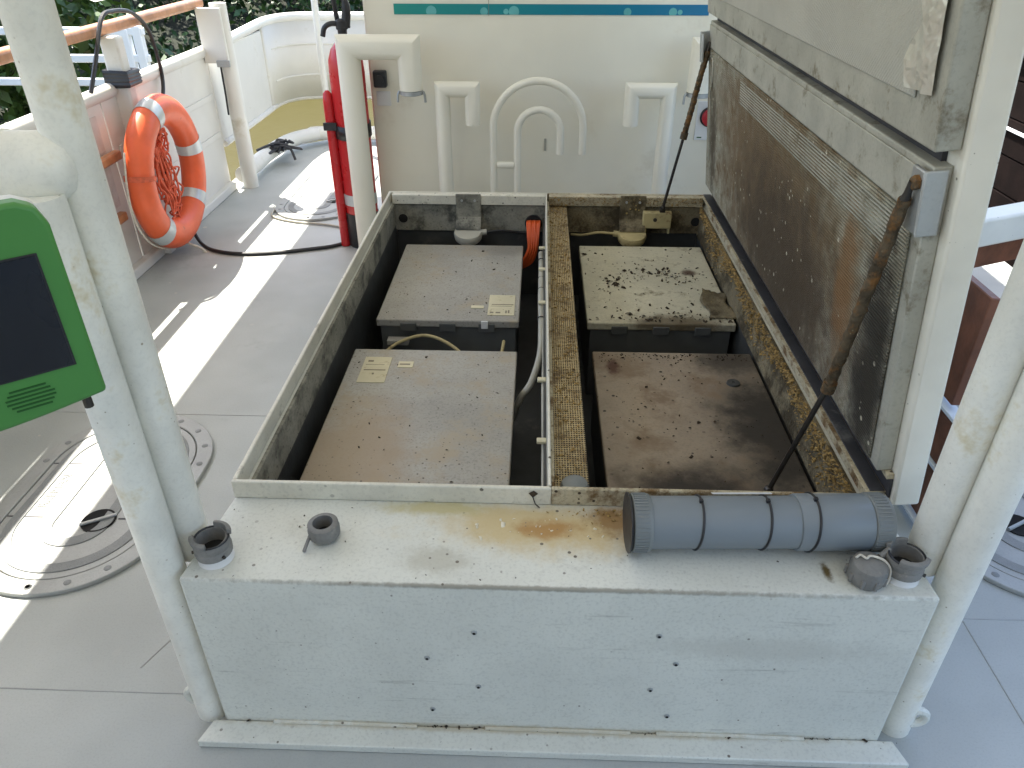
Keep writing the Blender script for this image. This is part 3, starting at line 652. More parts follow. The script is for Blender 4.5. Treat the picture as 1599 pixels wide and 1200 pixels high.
def coupling(x, y, label, kind):
    t = thing('hose_coupling', label, 'coupling', (x, y, .498), 'grey hose couplings on the casing top')
    if kind == 'ring':
        MB().lathe([(.030, 0), (.037, .006), (.042, .014), (.043, .034), (.040, .044), (.041, .050), (.036, .054), (.027, .054), (.026, .012)], (x, y, .498), (-.02, -.02, 1), 30).build('body', 'greycoup', t)
        MB().lathe([(.026, 0), (.026, .001)], (x, y, .511), n=24).build('bore', 'void', t)
        MB().obox((x - .046, y - .062, .4985), (.008, 0, 0), (.008, .050, .018), (0, -.003, .009)).build('lever', 'greycoup', t, .002)
    elif kind == 'cap':
        MB().lathe([(.036, 0), (.041, .008), (.042, .032), (.040, .038), (.041, .044), (.038, .052), (.030, .056), (.0, .0565)], (x, y, .498), (.03, -.05, 1), 30).build('cap', 'greycoup', t)
        for a in range(0, 360, 45):
            MB().box(-.004, .004, -.004, .004, 0, 0)
        for a in np.arange(0, 360, 40):
            px, py = x + .042 * math.cos(R(a)), y + .042 * math.sin(R(a))
            MB().box(px - .004, px + .004, py - .004, py + .004, .504, .530).build('grip_rib', 'greycoup', t, .002)
        MB().tube(smoothpath([(x - .03, y + .008, .558), (x - .018, y + .014, .560), (x - .008, y + .004, .560), (x + .004, y + .012, .560), (x + .03, y + .003, .557), (x + .046, y - .006, .540), (x + .047, y - .014, .515), (x + .040, y - .02, .501)]), .0028, 8).build('string', 'whiterope', t)
        MB().tube([(x + .03, y + .02, .55), (x + .055, y + .035, .56)], .007, 8).build('cap_strap', 'greycoup', t)
    else:
        MB().lathe([(.040, 0), (.037, .004), (.036, .018)], (x, y, .4975), n=26).build('stub', 'white', t)
        bo = MB().lathe([(.034, .016), (.041, .020), (.042, .034), (.039, .039), (.041, .044), (.041, .056), (.039, .060), (.033, .060), (.031, .024)], (x, y, .498), (-.02, -.02, 1), 30).build('body', 'greycoup', t)
        MB().lathe([(.031, 0), (.031, .001)], (x, y, .5225), n=24).build('bore', 'void', t)
        MB().tube(arc((x, y, .5585), .0375, 0, 360, 26, (1, 0, 0), (0, 1, 0))[:-1], .0028, 6, closed=True).build('seal_ring', 'black', t)
        s = 1 if x < 0 else -1
        for (a0, a1) in ((190, 275), (20, 100)) if x < 0 else ((225, 330), (70, 150)):
            k = MB(); vv = []; m_ = 8
            for i in range(m_ + 1):
                a = R(a0 + (a1 - a0) * i / m_); c, s_ = math.cos(a), math.sin(a)
                for (r_, z) in ((.033, .060), (.044, .058), (.046, .072), (.036, .076)):
                    vv.append((x + r_ * c, y + r_ * s_, .498 + z))
            f = []
            for i in range(m_):
                for j in range(4): f.append((i * 4 + j, i * 4 + (j + 1) % 4, (i + 1) * 4 + (j + 1) % 4, (i + 1) * 4 + j))
            f += [(0, 1, 2, 3), (m_ * 4 + 3, m_ * 4 + 2, m_ * 4 + 1, m_ * 4)]
            k.add(vv, f).build('claw', 'greycoup', t, .002)
        for a in (200, 320):
            MB().lathe([(.004, 0), (.004, .006)], (x + .041 * math.cos(R(a)), y + .041 * math.sin(R(a)), .527), (math.cos(R(a)), math.sin(R(a)), 0), 8).build('pin', 'rod', t)
    return t
cA = coupling(-.662, 1.112, 'grey claw coupling on a white stub by the left-hand posts', 'claw')
cB = coupling(-.447, 1.180, 'open grey ring coupling lying alone on the casing top', 'ring')
cC = coupling(.680, 1.098, 'capped grey coupling with white string at the front right', 'cap')
cD = coupling(.757, 1.112, 'open grey claw coupling between the capped one and the right-hand posts', 'claw')

for c_, k_ in ((cA, .92), (cB, .80), (cC, .88), (cD, .92)): c_.scale = (k_, k_, k_)

# ------------------------------------------------------------------ posts in front
t = thing('canopy_post', 'twin cream steel posts at the left front corner with a branch pipe', 'post', (-.767, 1.095, 0), 'twin posts at the front corners of the casing')
MB().tube([(-.767, 1.095, 0), (-.767, 1.095, .5), (-.767, 1.095, 1.28)], .0385, 32).build('pipe', 'pipe', t)
MB().tube([(-.731, 1.160, .47), (-.731, 1.160, 1.0), (-.731, 1.160, 2.245)], .0370, 32).build('pipe', 'pipe', t)
MB().tube([(-.712, 1.137, 1.312), (-.720, 1.137, 1.312), (-.738, 1.136, 1.312), (-.765, 1.135, 1.312), (-1.2, 1.12, 1.312), (-1.9, 1.10, 1.312)], [.012, .034, .048, .055, .055, .055], 32).build('branch_pipe', 'pipe', t)
MB().lathe([(.055, 0), (.058, .004), (.055, .009)], (-.815, 1.133, 1.312), (-1, 0, 0), 30).build('weld_bead', 'pipe', t)
t = thing('canopy_post', 'twin cream steel posts at the right front corner, yellowed paint', 'post', (.874, 1.110, 0), 'twin posts at the front corners of the casing')
MB().tube([(.874, 1.110, 0), (.874, 1.110, 1.0), (.874, 1.110, 2.245)], .0385, 32).build('pipe', 'pipe', t)
MB().tube([(.824, 1.163, .48), (.824, 1.163, 1.0), (.824, 1.163, 2.245)], .0370, 32).build('pipe', 'pipe', t)

# ------------------------------------------------------------------ green terminal
EX = Vector((-.78, -.62, 0)).normalized(); EZ = Vector((0, 0, 1)); EN = Vector((.62, -.78, 0)).normalized()
P0 = Vector((-.629, .905, 1.050))
t = thing('payment_terminal', 'green terminal with a dark screen mounted beside the left-hand posts', 'terminal', (-.70, .93, 1.2))
def TP(u, w, n): return P0 + EX * u + EZ * w + EN * n
def tprism(outline, n0, n1):
    m_ = len(outline); v = [TP(u, w, n0) for u, w in outline] + [TP(u, w, n1) for u, w in outline]
    return MB().add(v, [tuple(range(m_)), tuple(range(2 * m_ - 1, m_ - 1, -1))] + [(i, (i + 1) % m_, m_ + (i + 1) % m_, m_ + i) for i in range(m_)])
TWd, TH = .36, .285
bot = [(TWd * i / 14, -.016 * math.sin(math.pi * i / 14)) for i in range(15)]
top = [(TWd - .012, TH), (TWd - .03, TH + .006), (.03, TH + .006), (.010, TH - .004), (.0, TH - .03)]
outl = bot + top
hs = tprism(outl, -.030, 0).build('housing', 'green', t, .006, 3)
tprism([(u, w - .003) for u, w in outl], -.060, -.0305).build('back_shell', 'white', t, .006)
tprism([(.026, .056), (TWd - .042, .056), (TWd - .042, .224), (.026, .224)], .0005, .002).build('bezel', 'black', hs, .001)
tprism([(.029, .059), (TWd - .046, .059), (TWd - .046, .221), (.029, .221)], .0022, .003).build('screen', 'screen', hs)
for k in range(6):
    a, b_ = .06 + abs(2.5 - k) * .004, .125 - abs(2.5 - k) * .004
    tprism([(a, .008 + k * .0062), (b_, .008 + k * .0062), (b_, .0105 + k * .0062), (a, .0105 + k * .0062)], .0003, .0012).build('speaker_slot', 'greend', hs)
MB().obox(TP(.12, .12, -.06), EX * .08, EZ * .08, -EN * .07).build('mount', 'pipe', t, .004)
MB().lathe([(.007, 0), (.007, .02)], TP(.028, -.012, -.03), (0, 0, -1), 10).build('lock', 'rod', t)
MB().lathe([(.010, 0), (.012, .004), (.008, .014)], TP(.055, TH + .004, -.03), (0, 0, 1), 14).build('antenna_nut', 'yellowed', t)

# ------------------------------------------------------------------ cabin wall and what is on it
t = thing('cabin_wall', 'cream cabin wall behind the hatch with a blue printed band', 'wall', (.3, 4.15, 0))
MB().box(-.895, 1.75, 4.15, 4.21, 0, 2.31).build('wall_panel', 'wall', t, .012, 3)
band = MB().box(-.738, .832, 4.1465, 4.1495, 1.206, 1.254).build('printed_band', 'decal', t)
MB().box(-.262, -.260, 4.1455, 4.1464, 1.20, 1.29).build('band_joint', 'ink', band)
M['bubbleg'] = mat('pale print', (.12, .42, .42), .4, var=.1)
for (x, r_) in ((-.55, .026), (-.285, .019), (-.175, .013), (-.135, .026), (.43, .019), (.655, .020), (.69, .012)):
    zc = 1.226
    pts = [(x + r_ * math.cos(a), min(1.2535, max(1.2065, zc - .006 + r_ * math.sin(a)))) for a in np.linspace(0, 2 * math.pi, 21)[:-1]]
    m_ = len(pts)
    MB().add([(p, 4.1455, q) for p, q in pts] + [(p, 4.1464, q) for p, q in pts], [tuple(range(m_)), tuple(range(2 * m_ - 1, m_ - 1, -1))] + [(i, (i + 1) % m_, m_ + (i + 1) % m_, m_ + i) for i in range(m_)]).build('printed_bubble', 'bubbleg', band, smooth=0)
MB().box(.03, .042, 4.144, 4.1495, .535, .60).build('small_plate', 'lampgrey', t, .001)

def clamp(t, x, y, z, r):
    c = MB().lathe([(r + .001, 0), (r + .004, .002), (r + .004, .020), (r + .001, .022)], (x, y, z), n=28).build('hose_clamp', 'alu', t)
    for s in (-1, 1):
        MB().tube([(x + s * (r + .006), y - .01, z + .018), (x + s * (r + .014), y - .012, z + .0), (x + s * (r + .016), y - .012, z - .035)], .006, 8).build('clamp_hook', 'alu', c)
YP = 3.95
def vent(name, label, pts, r, group='goose-neck vent pipes in front of the cabin wall'):
    t = thing(name, label, 'vent pipe', pts[0], group)
    MB().tube(pts, r, 30).build('pipe', 'wall', t)
    return t
v_ = vent('vent_pipe', 'thick cream goose-neck vent pipe beside the fire extinguisher', [(-.945, YP, 0), (-.945, YP, 1.081), (-.645, YP, 1.081), (-.645, YP, .885)], .058)
clamp(v_, -.645, YP, .862, .054)
vent('vent_pipe', 'medium cream goose-neck pipe left of the arched pipes', [(-.490, YP, 0), (-.490, YP, .888), (-.338, YP, .888), (-.338, YP, .717)], .038)
vent('vent_pipe', 'medium cream goose-neck pipe right of the arched pipes', [(.645, YP, 0), (.645, YP, .888), (.465, YP, .888), (.465, YP, .72)], .038)
v_ = vent('vent_pipe', 'thick cream goose-neck vent pipe half hidden behind the lid', [(1.09, YP, 0), (1.09, YP, 1.075), (.79, YP, 1.075), (.79, YP, .885)], .058)
clamp(v_, .790, YP, .862, .054)
t = thing('arched_pipes', 'two thin cream arched pipes, one inside the other, before the wall', 'vent pipe', (0, YP, 0))
MB().tube([(-.235, YP, 0), (-.235, YP, .69)] + arc((-.004, YP, .70), .231, 180, 0, 28, (1, 0, 0), (0, 0, 1)) + [(.227, YP, .572)], .0185, 20).build('outer_pipe', 'wall', t)
MB().tube([(-.110, YP, 0), (-.110, YP, .67)] + arc((.001, YP, .682), .111, 180, 0, 22, (1, 0, 0), (0, 0, 1)) + [(.112, YP, .572)], .0185, 20).build('inner_pipe', 'wall', t)
MB().tube([(-.218, YP, .511), (-.127, YP, .511)], .0175, 16).build('cross_pipe', 'wall', t)
t = thing('wall_socket', 'small black socket box on the cabin wall under the thick pipe', 'socket', (-.84, 4.14, .9))
MB().box(-.868, -.80, 4.105, 4.1495, .862, .945).build('box', 'black', t, .008)
MB().lathe([(.022, 0), (.022, .010), (.012, .012)], (-.834, 4.1049, .903), (0, -1, 0), 18).build('cap', 'black', t)
tag(MB().box(-.865, -.79, 4.146, 4.1495, .765, .838).build('wall_notice', 'white', bevel=.001), 'small white notice below the black socket box', 'notice')
t = thing('stop_button', 'round red button on a white plate beside the open lid', 'button', (.895, 4.14, .72))
MB().box(.835, .99, 4.142, 4.1495, .60, .80).build('plate', 'white', t, .003)
MB().lathe([(.052, 0), (.052, .008), (.046, .012)], (.905, 4.1418, .722), (0, -1, 0), 28).build('collar', 'black', t)
MB().lathe([(.044, 0), (.044, .016), (.036, .022)], (.905, 4.1295, .722), (0, -1, 0), 28).build('push_cap', 'button', t)
MB().box(.85, .875, 4.1412, 4.1419, .612, .618).build('print_line', 'greend', t)

# ------------------------------------------------------------------ fire extinguisher
t = thing('fire_extinguisher', 'tall red fire extinguisher strapped behind the thick vent pipe', 'fire extinguisher', (-1.0, 4.105, 0))
X0, Y0 = -1.000, 4.105
MB().lathe([(.088, 0), (.094, .01), (.094, .20)], (X0, Y0, 0.0), n=30).build('black_foot', 'black', t)
MB().lathe([(.090, .2005), (.092, .94), (.088, 1.0), (.070, 1.05), (.045, 1.08), (.028, 1.095)], (X0, Y0, 0), n=32).build('cylinder', 'red', t)
MB().lathe([(.0925, .25), (.0925, .31)], (X0, Y0, 0), n=30).build('label_band', 'reflect', t)
MB().lathe([(.022, 1.095), (.024, 1.14), (.03, 1.142), (.03, 1.18), (.018, 1.19)], (X0, Y0, 0), n=18).build('valve', 'black', t)
MB().tube(smoothpath([(X0, Y0 - .005, 1.165), (X0 - .05, Y0 - .01, 1.168), (X0 - .085, Y0 - .012, 1.15), (X0 - .10, Y0 - .012, 1.11)]), .013, 10).build('handle', 'black', t)
MB().tube(smoothpath([(X0 + .02, Y0, 1.15), (X0 + .03, Y0, 1.25), (X0 + .0, Y0, 1.36), (X0 - .03, Y0, 1.5)]), [.022] * 7 + [.017] * 12, 10).build('hose', 'black', t)
MB().tube(smoothpath([(X0 - .02, Y0 + .01, 1.16), (X0 - .03, Y0, 1.3), (X0 - .04, Y0, 1.5)]), .012, 8).build('hose', 'black', t)
MB().lathe([(.020, 0), (.026, .006), (.027, .80), (.022, .84), (.008, .856)], (X0 - .108, Y0 - .035, 0.0), n=18).build('side_bottle', 'red', t)
st = [(X0 + .098 * math.cos(a), Y0 + .098 * math.sin(a), .655 + .01 * math.sin(a)) for a in np.linspace(0, 2 * math.pi, 29)[:-1]]
k = MB()
for z0, z1 in ((-.035, .035),):
    vv = [(x, y, z + z0) for x, y, z in st] + [(x, y, z + z1) for x, y, z in st]
    k.add(vv, [(i, (i + 1) % 28, 28 + (i + 1) % 28, 28 + i) for i in range(28)])
o = k.build('strap', 'black', t); sm = o.modifiers.new('s', 'SOLIDIFY'); sm.thickness = .004
MB().box(X0 - .14, X0 - .07, Y0 - .075, Y0 - .062, .66, .70).build('strap_end', 'black', t, .002)

# ------------------------------------------------------------------ bulwark, rails
XB = -2.155
t = thing('bulwark', 'white side bulwark with rounded cap running along the left of the deck', 'bulwark', (-2.12, 4.0, 0))
for (y0, y1, z0) in ((-1.0, 2.1, .03), (2.11, 3.74, .03), (3.75, 4.42, .03), (4.43, 5.10, .03), (5.11, 6.2, .30)):
    MB().box(XB - .012, XB + .012, y0, y1, z0, .868).build('panel', 'white2', t, .003)
P = [(XB, 6.205), (XB + .03, 6.44), (XB + .12, 6.60), (XB + .28, 6.66), (XB + .5, 6.665), (-.3, 6.68)]
k = MB(); vv = []
Q = smoothpath([(x, y, 0) for x, y in P], 5)
for p in Q: vv += [(p.x, p.y, .30), (p.x, p.y, .90)]
k.add(vv, [(2 * i, 2 * i + 2, 2 * i + 3, 2 * i + 1) for i in range(len(Q) - 1)])
o = k.build('bow_panel', 'white2', t); sm = o.modifiers.new('s', 'SOLIDIFY'); sm.thickness = .02
MB().tube([(XB, -1.0, .885), (XB, 3.6, .885), (XB, 5.3, .885), (XB, 6.2, .915)] + [(p.x, p.y, .92) for p in Q[2:]], .034, 16).build('cap_rail', 'white2', t)
MB().tube([(XB + .012, 5.12, .30), (XB + .012, 6.2, .30)] + [(p.x, p.y, .30) for p in Q[2:]], .022, 12).build('lower_edge', 'white2', t)
for z in (.36, .60):
    MB().box(XB + .0125, XB + .020, 3.80, 5.08, z, z + .035).build('stiffener', 'white2', t, .003)
    MB().tube([(p.x + .012, p.y - .018, z + .12) for p in Q[3:]], .010, 8).build('stiffener', 'white2', t)
MB().box(XB - .03, XB + .055, -1.0, 5.08, .001, .055).build('foot_kerb', 'white2', t, .006)
for z, y1 in ((.595, 3.70), (.315, 3.60)):
    MB().box(XB + .035, XB + .075, -1.0, y1, z, z + .045).build('wood_batten', 'wood', t, .008)
    for y in (1.2, 2.6, 3.55):
        MB().box(XB + .013, XB + .034, y, y + .03, z + .005, z + .04).build('batten_block', 'white2', t, .002)
MB().box(XB + .0135, XB + .019, 2.9, 3.66, .64, .81).build('netting', 'net', t)
MB().box(XB + .0135, XB + .019, 2.9, 3.66, .37, .585).build('netting', 'net', t)
# raised gutter bar round the bow end of the deck
tag(MB().tube(smoothpath([(-2.06, 5.12, .085), (-2.05, 5.7, .085), (-1.99, 6.05, .085), (-1.86, 6.24, .085), (-1.70, 6.30, .085), (-.3, 6.34, .085)], 6), .055, 16).build('gutter_bar', 'white2'), 'thick rounded white edge bar around the far end of the deck', 'edge bar')
t = thing('rail_post', 'square cream rail post with black rubber wrap, behind the lifebuoy', 'post', (-2.03, 3.83, 0))
MB().box(-2.155, -2.065, 3.90, 3.975, 0, 1.127).build('post', 'white2', t, .012, 3)
k = MB()
for i in range(4):
    z = .905 + .02 * i
    k.tube([(x, y, z + .006 * math.sin(j + i)) for j, (x, y) in enumerate([(-2.17, 3.885), (-2.05, 3.885), (-2.05, 3.99), (-2.17, 3.99)])], .014, 8, closed=True)
k.build('rubber_wrap', 'black', t)
t = thing('rail_post', 'round white rail post with a bracket, at the end of the handrail', 'post', (-2.02, 5.14, 0))
MB().tube([(-2.02, 5.14, 0), (-2.02, 5.14, 1.16)], .052, 22).build('post', 'white2', t)
MB().box(-2.14, -1.985, 5.06, 5.085, .82, 1.14).build('bracket', 'white2', t, .006)
MB().box(-2.06, -1.975, 5.045, 5.06, .80, .84).build('bracket_plate', 'alu', t, .003)
MB().tube([(-2.05, 5.08, .80), (-2.05, 5.07, .62), (-2.06, 5.08, .5)], .006, 6).build('dangling_cord', 'black', t)
t = thing('handrail', 'varnished wooden handrail above the left bulwark', 'handrail', (-2.08, 3.0, 1.15))
hp = [(-2.167, 5.22), (-2.160, 3.3), (-2.075, 1.2), (-2.0, -1.0)]; k = MB(); vv = []
for x, y in hp: vv += [(x - .032, y, 1.128), (x + .032, y, 1.128), (x + .032, y, 1.182), (x - .032, y, 1.182)]
k.add(vv, [(4 * i + j, 4 * i + (j + 1) % 4, 4 * i + 4 + (j + 1) % 4, 4 * i + 4 + j) for i in range(3) for j in range(4)] + [(3, 2, 1, 0), (12, 13, 14, 15)])
k.build('rail', 'wood', t, .016, 3)
t = thing('wind_cloth', 'pale cloth strip stretched below the near end of the handrail', 'cloth', (-2.1, 1.5, .9)); k = MB(); vv = []
for i in range(25):
    y = 2.92 - 3.9 * i / 24; x = -2.150 + .00 if y > 3.3 else -2.160 + .085 * (3.3 - y) / 2.1
    for j in range(5): vv.append((x + .006 * math.sin(i * 1.7 + j), y, 1.126 - .215 * j / 4))
k.add(vv, [(5 * i + j, 5 * i + j + 1, 5 * i + 6 + j, 5 * i + 5 + j) for i in range(24) for j in range(4)])
o = k.build('cloth_strip', 'net', t); sm = o.modifiers.new('s', 'SOLIDIFY'); sm.thickness = .004
tag(MB().tube([(-1.752, 6.40, 0), (-1.752, 6.40, 2.24)], .026, 16).build('thin_post', 'white2'), 'thin white pole near the far bulwark, left of the extinguisher', 'pole')

# ------------------------------------------------------------------ lifebuoy
C = Vector((-1.990, 3.945, .452)); RM, rt = .322, .076
t = thing('lifebuoy', 'orange lifebuoy with silver bands hanging on the rail', 'lifebuoy', C)
U = Vector((-.02, 1, 0)).normalized(); Wv = Vector((.03, 0, 1)).normalized(); Nn = U.cross(Wv)
def torus(a0, a1, n, dr, m_=20, closed=False):
    v = []; f = []; cnt = n if closed else n + 1
    for i in range(cnt):
        a = R(a0 + (a1 - a0) * i / n); rad = U * math.cos(a) + Wv * math.sin(a)
        for j in range(m_):
            b_ = 2 * math.pi * j / m_
            v.append(C + rad * (RM + (rt + dr) * 1.04 * math.cos(b_)) + Nn * ((rt + dr) * .86 * math.sin(b_)))
    for i in range(n):
        for j in range(m_):
            f.append((i * m_ + j, ((i + 1) % cnt) * m_ + j, ((i + 1) % cnt) * m_ + (j + 1) % m_, i * m_ + (j + 1) % m_))
    return MB().add(v, f)
torus(0, 360, 72, 0, closed=True).build('ring', 'buoy', t, smooth=80)
for a in (105, 12, 318, 225):
    torus(a - 6.5, a + 6.5, 5, .0025).build('reflective_band', 'reflect', t, smooth=80)
torus(166, 170, 4, .008).build('rope_notch', 'rope', t, smooth=80)
pts = [C + (U * math.cos(R(a)) + Wv * math.sin(R(a))) * (RM + rt + .016 + .012 * math.sin(R(a * 4))) for a in range(150, 300, 6)]
MB().tube([p - Nn * .03 for p in pts], .005, 8).build('grab_line', 'whiterope', t)
bp_ = C + Wv * (-(RM + rt))
MB().tube(smoothpath([bp_ + Vector((.01, 0, .02)), bp_ + Vector((.03, .0, -.005)), bp_ + Vector((.09, .0, -.03)), bp_ + Vector((.13, -.01, -.07)), bp_ + Vector((.12, -.03, -.088))]), .007, 8).build('loose_line', 'whiterope', t)
t = thing('orange_rope', 'tangled orange throwing line bunched inside the lifebuoy', 'rope', C + Vector((0, 0, -.1)))
for i in range(17):
    pp = []
    a0 = random.uniform(0, 6.28); cz = random.uniform(-.17, .17); cy = -.06 + random.uniform(-.05, .07)
    ry = random.uniform(.03, .085); rz = random.uniform(.05, .13)
    for k_ in range(15):
        a = a0 + k_ * .52
        pp.append(C + U * (cy + ry * math.cos(a) + random.uniform(-.012, .012)) + Wv * (cz + rz * math.sin(a) + random.uniform(-.012, .012)) + Nn * random.uniform(-.03, .03))
    MB().tube(smoothpath(pp, 4), .0048, 6).build('rope_loop', 'rope', t)
for i in range(16):
    y0 = -.14 + .010 * i
    MB().tube(smoothpath([C + U * (-.115 + .004 * i) + Wv * (.16) + Nn * .01, C + U * (y0 + .0) + Wv * .02 + Nn * random.uniform(-.02, .03), C + U * (y0 * .6 + .01) + Wv * -.12 + Nn * random.uniform(-.02, .03), C + U * (y0 * .4) + Wv * -.21]), .0048, 6).build('rope_strand', 'rope', t)
# black cable over the rail, down behind the buoy and across the deck
tag(MB().tube(smoothpath([(-2.11, 3.634, 0.923), (-2.11, 3.761, 1.057), (-2.11, 3.898, 1.207), (-2.11, 4.018, 1.228), (-2.11, 4.206, 1.203), (-2.11, 4.338, 1.111), (-2.11, 4.378, 0.978), (-2.11, 4.359, 0.805), (-2.03, 4.00, .60), (-2.03, 4.03, .30), (-2.0, 4.08, .08), (-1.93, 4.02, .012), (-1.81, 3.93, .011), (-1.653, 3.898, .011), (-1.478, 3.923, .011), (-1.309, 3.976, .011), (-1.15, 4.05, .011), (-1.02, 4.22, .011), (-.9, 4.4, .011)], 7), .0105, 8).build('deck_cable', 'black'), 'black cable over the handrail and across the deck to the extinguisher', 'cable')
tag(MB().tube(smoothpath([(-1.10, 4.30, .009), (-1.30, 4.38, .009), (-1.50, 4.42, .009), (-1.66, 4.50, .009), (-1.70, 4.62, .009), (-1.66, 4.85, .009)], 7), .007, 8).build('thin_cable', 'lampgrey'), 'thin grey cable curling round the far manhole', 'cable')
t = thing('lashing_rope', 'dark tangled lashing on the white edge bar near the slot', 'rope', (-1.97, 5.72, .1))
for i in range(9):
    p = [Vector((-1.985 + random.gauss(0, .05), 5.72 + random.gauss(0, .07), .10 + abs(random.gauss(0, .03)))) for _ in range(5)]
    MB().tube(smoothpath(p, 5), .009, 6).build('rope_loop', 'rubber', t)
MB().tube(smoothpath([(-2.09, 5.55, .14), (-2.03, 5.66, .15), (-1.97, 5.70, .15), (-1.90, 5.72, .12), (-1.86, 5.70, .03)]), .010, 8).build('rope_loop', 'rubber', t)

# ------------------------------------------------------------------ right-hand side
t = thing('slatted_locker', 'brown wooden slat locker behind the open lid', 'locker', (1.25, 2.4, 0))
for (z0, z1, y0, x) in ((.445, .785, 1.825, 1.20), (.255, .405, 1.755, 1.20), (.055, .232, 1.73, 1.20)):
    MB().box(x, x + .026, y0, 3.3, z0, z1).build('slat', 'brownwood', t, .004)
for y in (2.25, 3.1):
    MB().box(1.227, 1.26, y, y + .05, .03, .80).build('upright', 'white2', t, .003)
for z in (.415, .240, .03):
    MB().box(1.192, 1.235, 1.745, 3.3, z, z + .012).build('ledge', 'dockwhite', t, .002)
t = thing('bench_rail', 'white rail board with a brown plank beneath it at the right edge', 'rail', (1.9, 2.6, 0))
o_ = Vector((1.25, 2.29, 0)); dv = Vector((.172, .078, 0)).normalized(); pv = Vector((-dv.y, dv.x, 0))
MB().obox(o_ + Vector((0, 0, .70)), dv * 1.6, pv * .09, Vector((0, 0, .10))).build('rail_board', 'lidwhite', t, .01, 3)
MB().obox(o_ + pv * .012 + Vector((0, 0, .62)), dv * 1.6, pv * .03, Vector((0, 0, .078))).build('plank', 'brownwood', t, .003)
for k_ in (1.0, 1.5):
    MB().obox(o_ + dv * k_ + pv * .045 + Vector((0, 0, 0)), dv * .05, pv * .04, Vector((0, 0, .699))).build('leg', 'lidwhite', t, .004)
t = thing('deck_fitting', 'small grey fitting with a white block beyond the right-hand posts', 'fitting', (2.05, 3.2, 0))
MB().obox((1.98, 3.15, .001), (.16, -.10, 0), (.08, .13, 0), (0, 0, .06)).build('base', 'rubber', t, .006)
MB().box(2.02, 2.09, 3.12, 3.19, .061, .12).build('block', 'white', t, .006)
MB().tube([(1.93, 2.98, .03), (2.03, 2.88, .03)], .012, 8).build('pin', 'alu', t)
t = thing('moored_boat', 'wooden boat side, coloured near black for shade, with a pale gunwale alongside on the right', 'boat', (2.9, 5, -.9))
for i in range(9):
    MB().box(2.86 + .004 * (i % 2), 2.93, 1.5, 9.0, -.85 + .205 * i, -.85 + .205 * i + .198).build('hull_plank', 'shadewood', t, .004)
MB().box(2.78, 3.05, 1.5, 9.0, 1.0, 1.06).build('gunwale', 'dockwhite', t, .012)
MB().box(2.84, 2.858, 1.5, 9.0, .52, .535).build('rubbing_line', 'dockwhite', t, .002)

# ------------------------------------------------------------------ quay with rail, trees
t = thing('quay_rail', 'white quay railing outside the bulwark, between the posts', 'railing', (-3.4, 6.2, -.9))
for (x, z1) in ((-3.10, .90), (-4.6, .90), (-3.20, .88)):
    MB().box(x - .035, x + .035, 6.17, 6.23, -.88, z1).build('post', 'dockwhite', t, .008)
for z in (.665, .49, .86):
    MB().box(-5.6, -3.05, 6.175, 6.225, z - .028, z + .028).build('rail', 'dockwhite', t, .008)
MB().box(-6.5, -3.0, 6.0, 6.9, -1.0, -.88).build('platform', 'bark', t, .01)

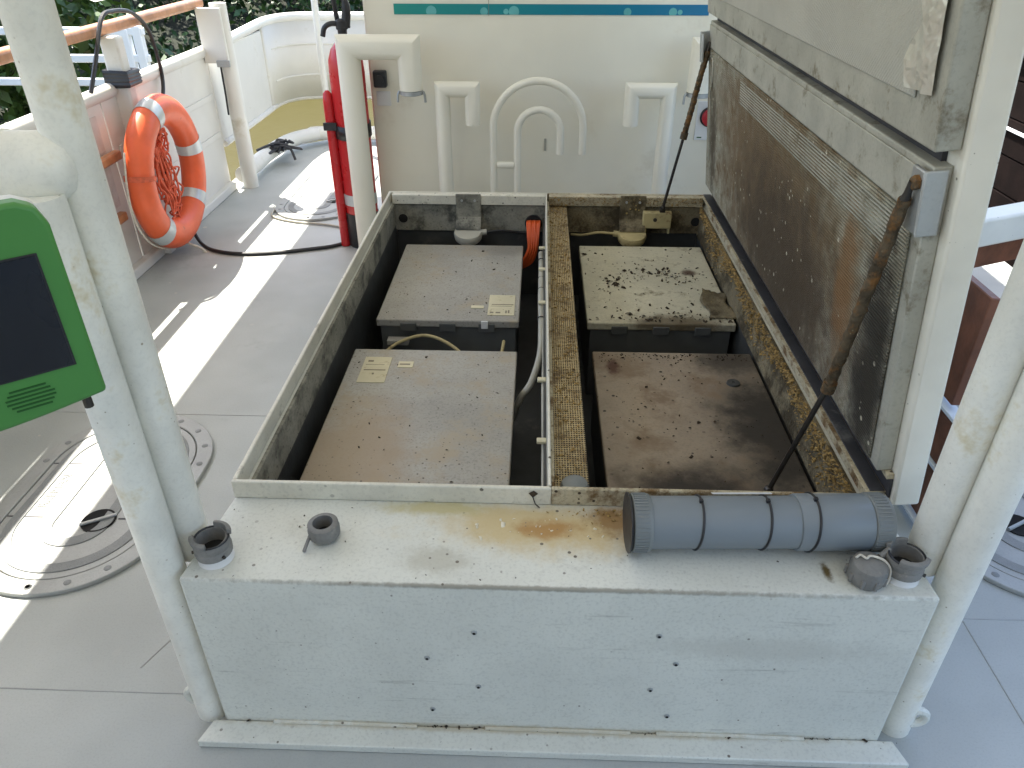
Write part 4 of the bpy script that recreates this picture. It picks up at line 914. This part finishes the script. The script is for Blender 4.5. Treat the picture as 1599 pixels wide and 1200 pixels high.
def leafmesh(centers, radii, per, size, seed):
    r = np.random.default_rng(seed); V = []; 
    for c, rad in zip(centers, radii):
        d_ = r.normal(size=(per, 3)); d_ /= np.linalg.norm(d_, axis=1)[:, None]
        p = np.array(c) + d_ * (rad * r.uniform(.35, 1.0, (per, 1)) ** .6) * np.array([1, 1, .8])
        a = r.normal(size=(per, 3)); a[:, 2] -= .4; a /= np.linalg.norm(a, axis=1)[:, None]
        b = np.cross(a, r.normal(size=(per, 3))); b /= np.linalg.norm(b, axis=1)[:, None]
        s = size * r.uniform(.6, 1.4, (per, 1))
        V.append(np.stack([p, p + a * s * .5 + b * s * .24, p + a * s, p + a * s * .5 - b * s * .24], 1))
    return np.concatenate(V).reshape(-1, 3)
def tree(x, y, z, h, w, label, m, seed, leaf=.12, n=46, per=110, low=.1):
    t = thing('tree', label, 'tree', (x, y, z), 'trees and bushes on the far bank')
    r = random.Random(seed)
    MB().tube([(x, y, z - .2), (x + r.uniform(-.1, .1), y, z + h * .35), (x + r.uniform(-.2, .2), y + .1, z + h * .8)], [w * .05, w * .04, .015], 8).build('trunk', 'bark', t)
    cs = []; rs = []; k = MB()
    for i in range(n):
        a = r.uniform(0, 6.28); hh = r.uniform(low, 1.0); rr = w * math.sqrt(r.random()) * math.sin(math.pi * min(.97, .18 + hh * .78)) ** .6
        c = (x + rr * math.cos(a), y + rr * math.sin(a), z + h * hh); cs.append(c); rs.append(w * r.uniform(.16, .34))
        if i % 4 == 0: k.tube([(x, y, z + h * hh * .6), ((x + c[0]) / 2, (y + c[1]) / 2, z + h * hh * .85), c], [.03, .02, .008], 5)
    k.build('limbs', 'bark', t)
    V = leafmesh(cs, rs, per, leaf, seed); q = len(V) // 4
    me = bpy.data.meshes.new('crown'); me.from_pydata((V - np.array([x, y, z])).tolist(), [], [(4 * i, 4 * i + 1, 4 * i + 2, 4 * i + 3) for i in range(q)])
    me.materials.append(M[m]); o = bpy.data.objects.new('crown', me); COL.objects.link(o); o.parent = t; o['kind'] = 'stuff'
cs = []; rs_ = []
for i in range(420):
    p = bank_pt(random.uniform(0, 24), random.uniform(.3, 8)); cs.append((p.x, p.y, p.z + random.uniform(.1, .9))); rs_.append(random.uniform(.35, .8))
V = leafmesh(cs, rs_, 70, .15, 77); q_ = len(V) // 4
me = bpy.data.meshes.new('undergrowth'); me.from_pydata(V.tolist(), [], [(4 * i, 4 * i + 1, 4 * i + 2, 4 * i + 3) for i in range(q_)]); me.materials.append(M['leaf1'])
o = bpy.data.objects.new('undergrowth', me); COL.objects.link(o); o['kind'] = 'stuff'; tag(o, 'dark leafy undergrowth covering the far bank', 'undergrowth')
tree(-5.6, 8.6, -.6, 2.9, 1.15, 'spiky light bush close behind the quay railing', 'leaf2', 1, .17, 50, 90)
tree(-6.9, 7.6, -.6, 3.2, 1.3, 'leafy bush at the far left behind the twin posts', 'leaf2', 2, .16)
tree(-7.6, 13.6, -.8, 4.2, 1.9, 'dark bush on the bank left of the square rail post', 'leaf1', 3, .13)
tree(-6.2, 16.2, -.9, 4.6, 2.3, 'dark tree above the middle of the far bulwark', 'leaf1', 4, .13)
tree(-4.2, 18.2, -.9, 4.8, 2.4, 'dark tree behind the thin white pole', 'leaf1', 5, .13)
tree(-1.9, 20.0, -.9, 4.8, 2.5, 'dark tree beyond the cabin wall edge', 'leaf1', 6, .13)
tree(-8.6, 10.6, -.4, 4.6, 2.0, 'tall bush on the bank behind the leafy bush', 'leaf1', 8, .14)
tree(-9.2, 16.5, .2, 5.0, 2.2, 'high tree at the top of the bank', 'leaf2', 9, .15)
tree(-7.2, 20.5, .2, 5.0, 2.4, 'rear tree at the top of the bank, centre', 'leaf1', 10, .15)

S.render.engine = 'CYCLES'
S.cycles.max_bounces = 7; S.cycles.diffuse_bounces = 4; S.cycles.glossy_bounces = 2
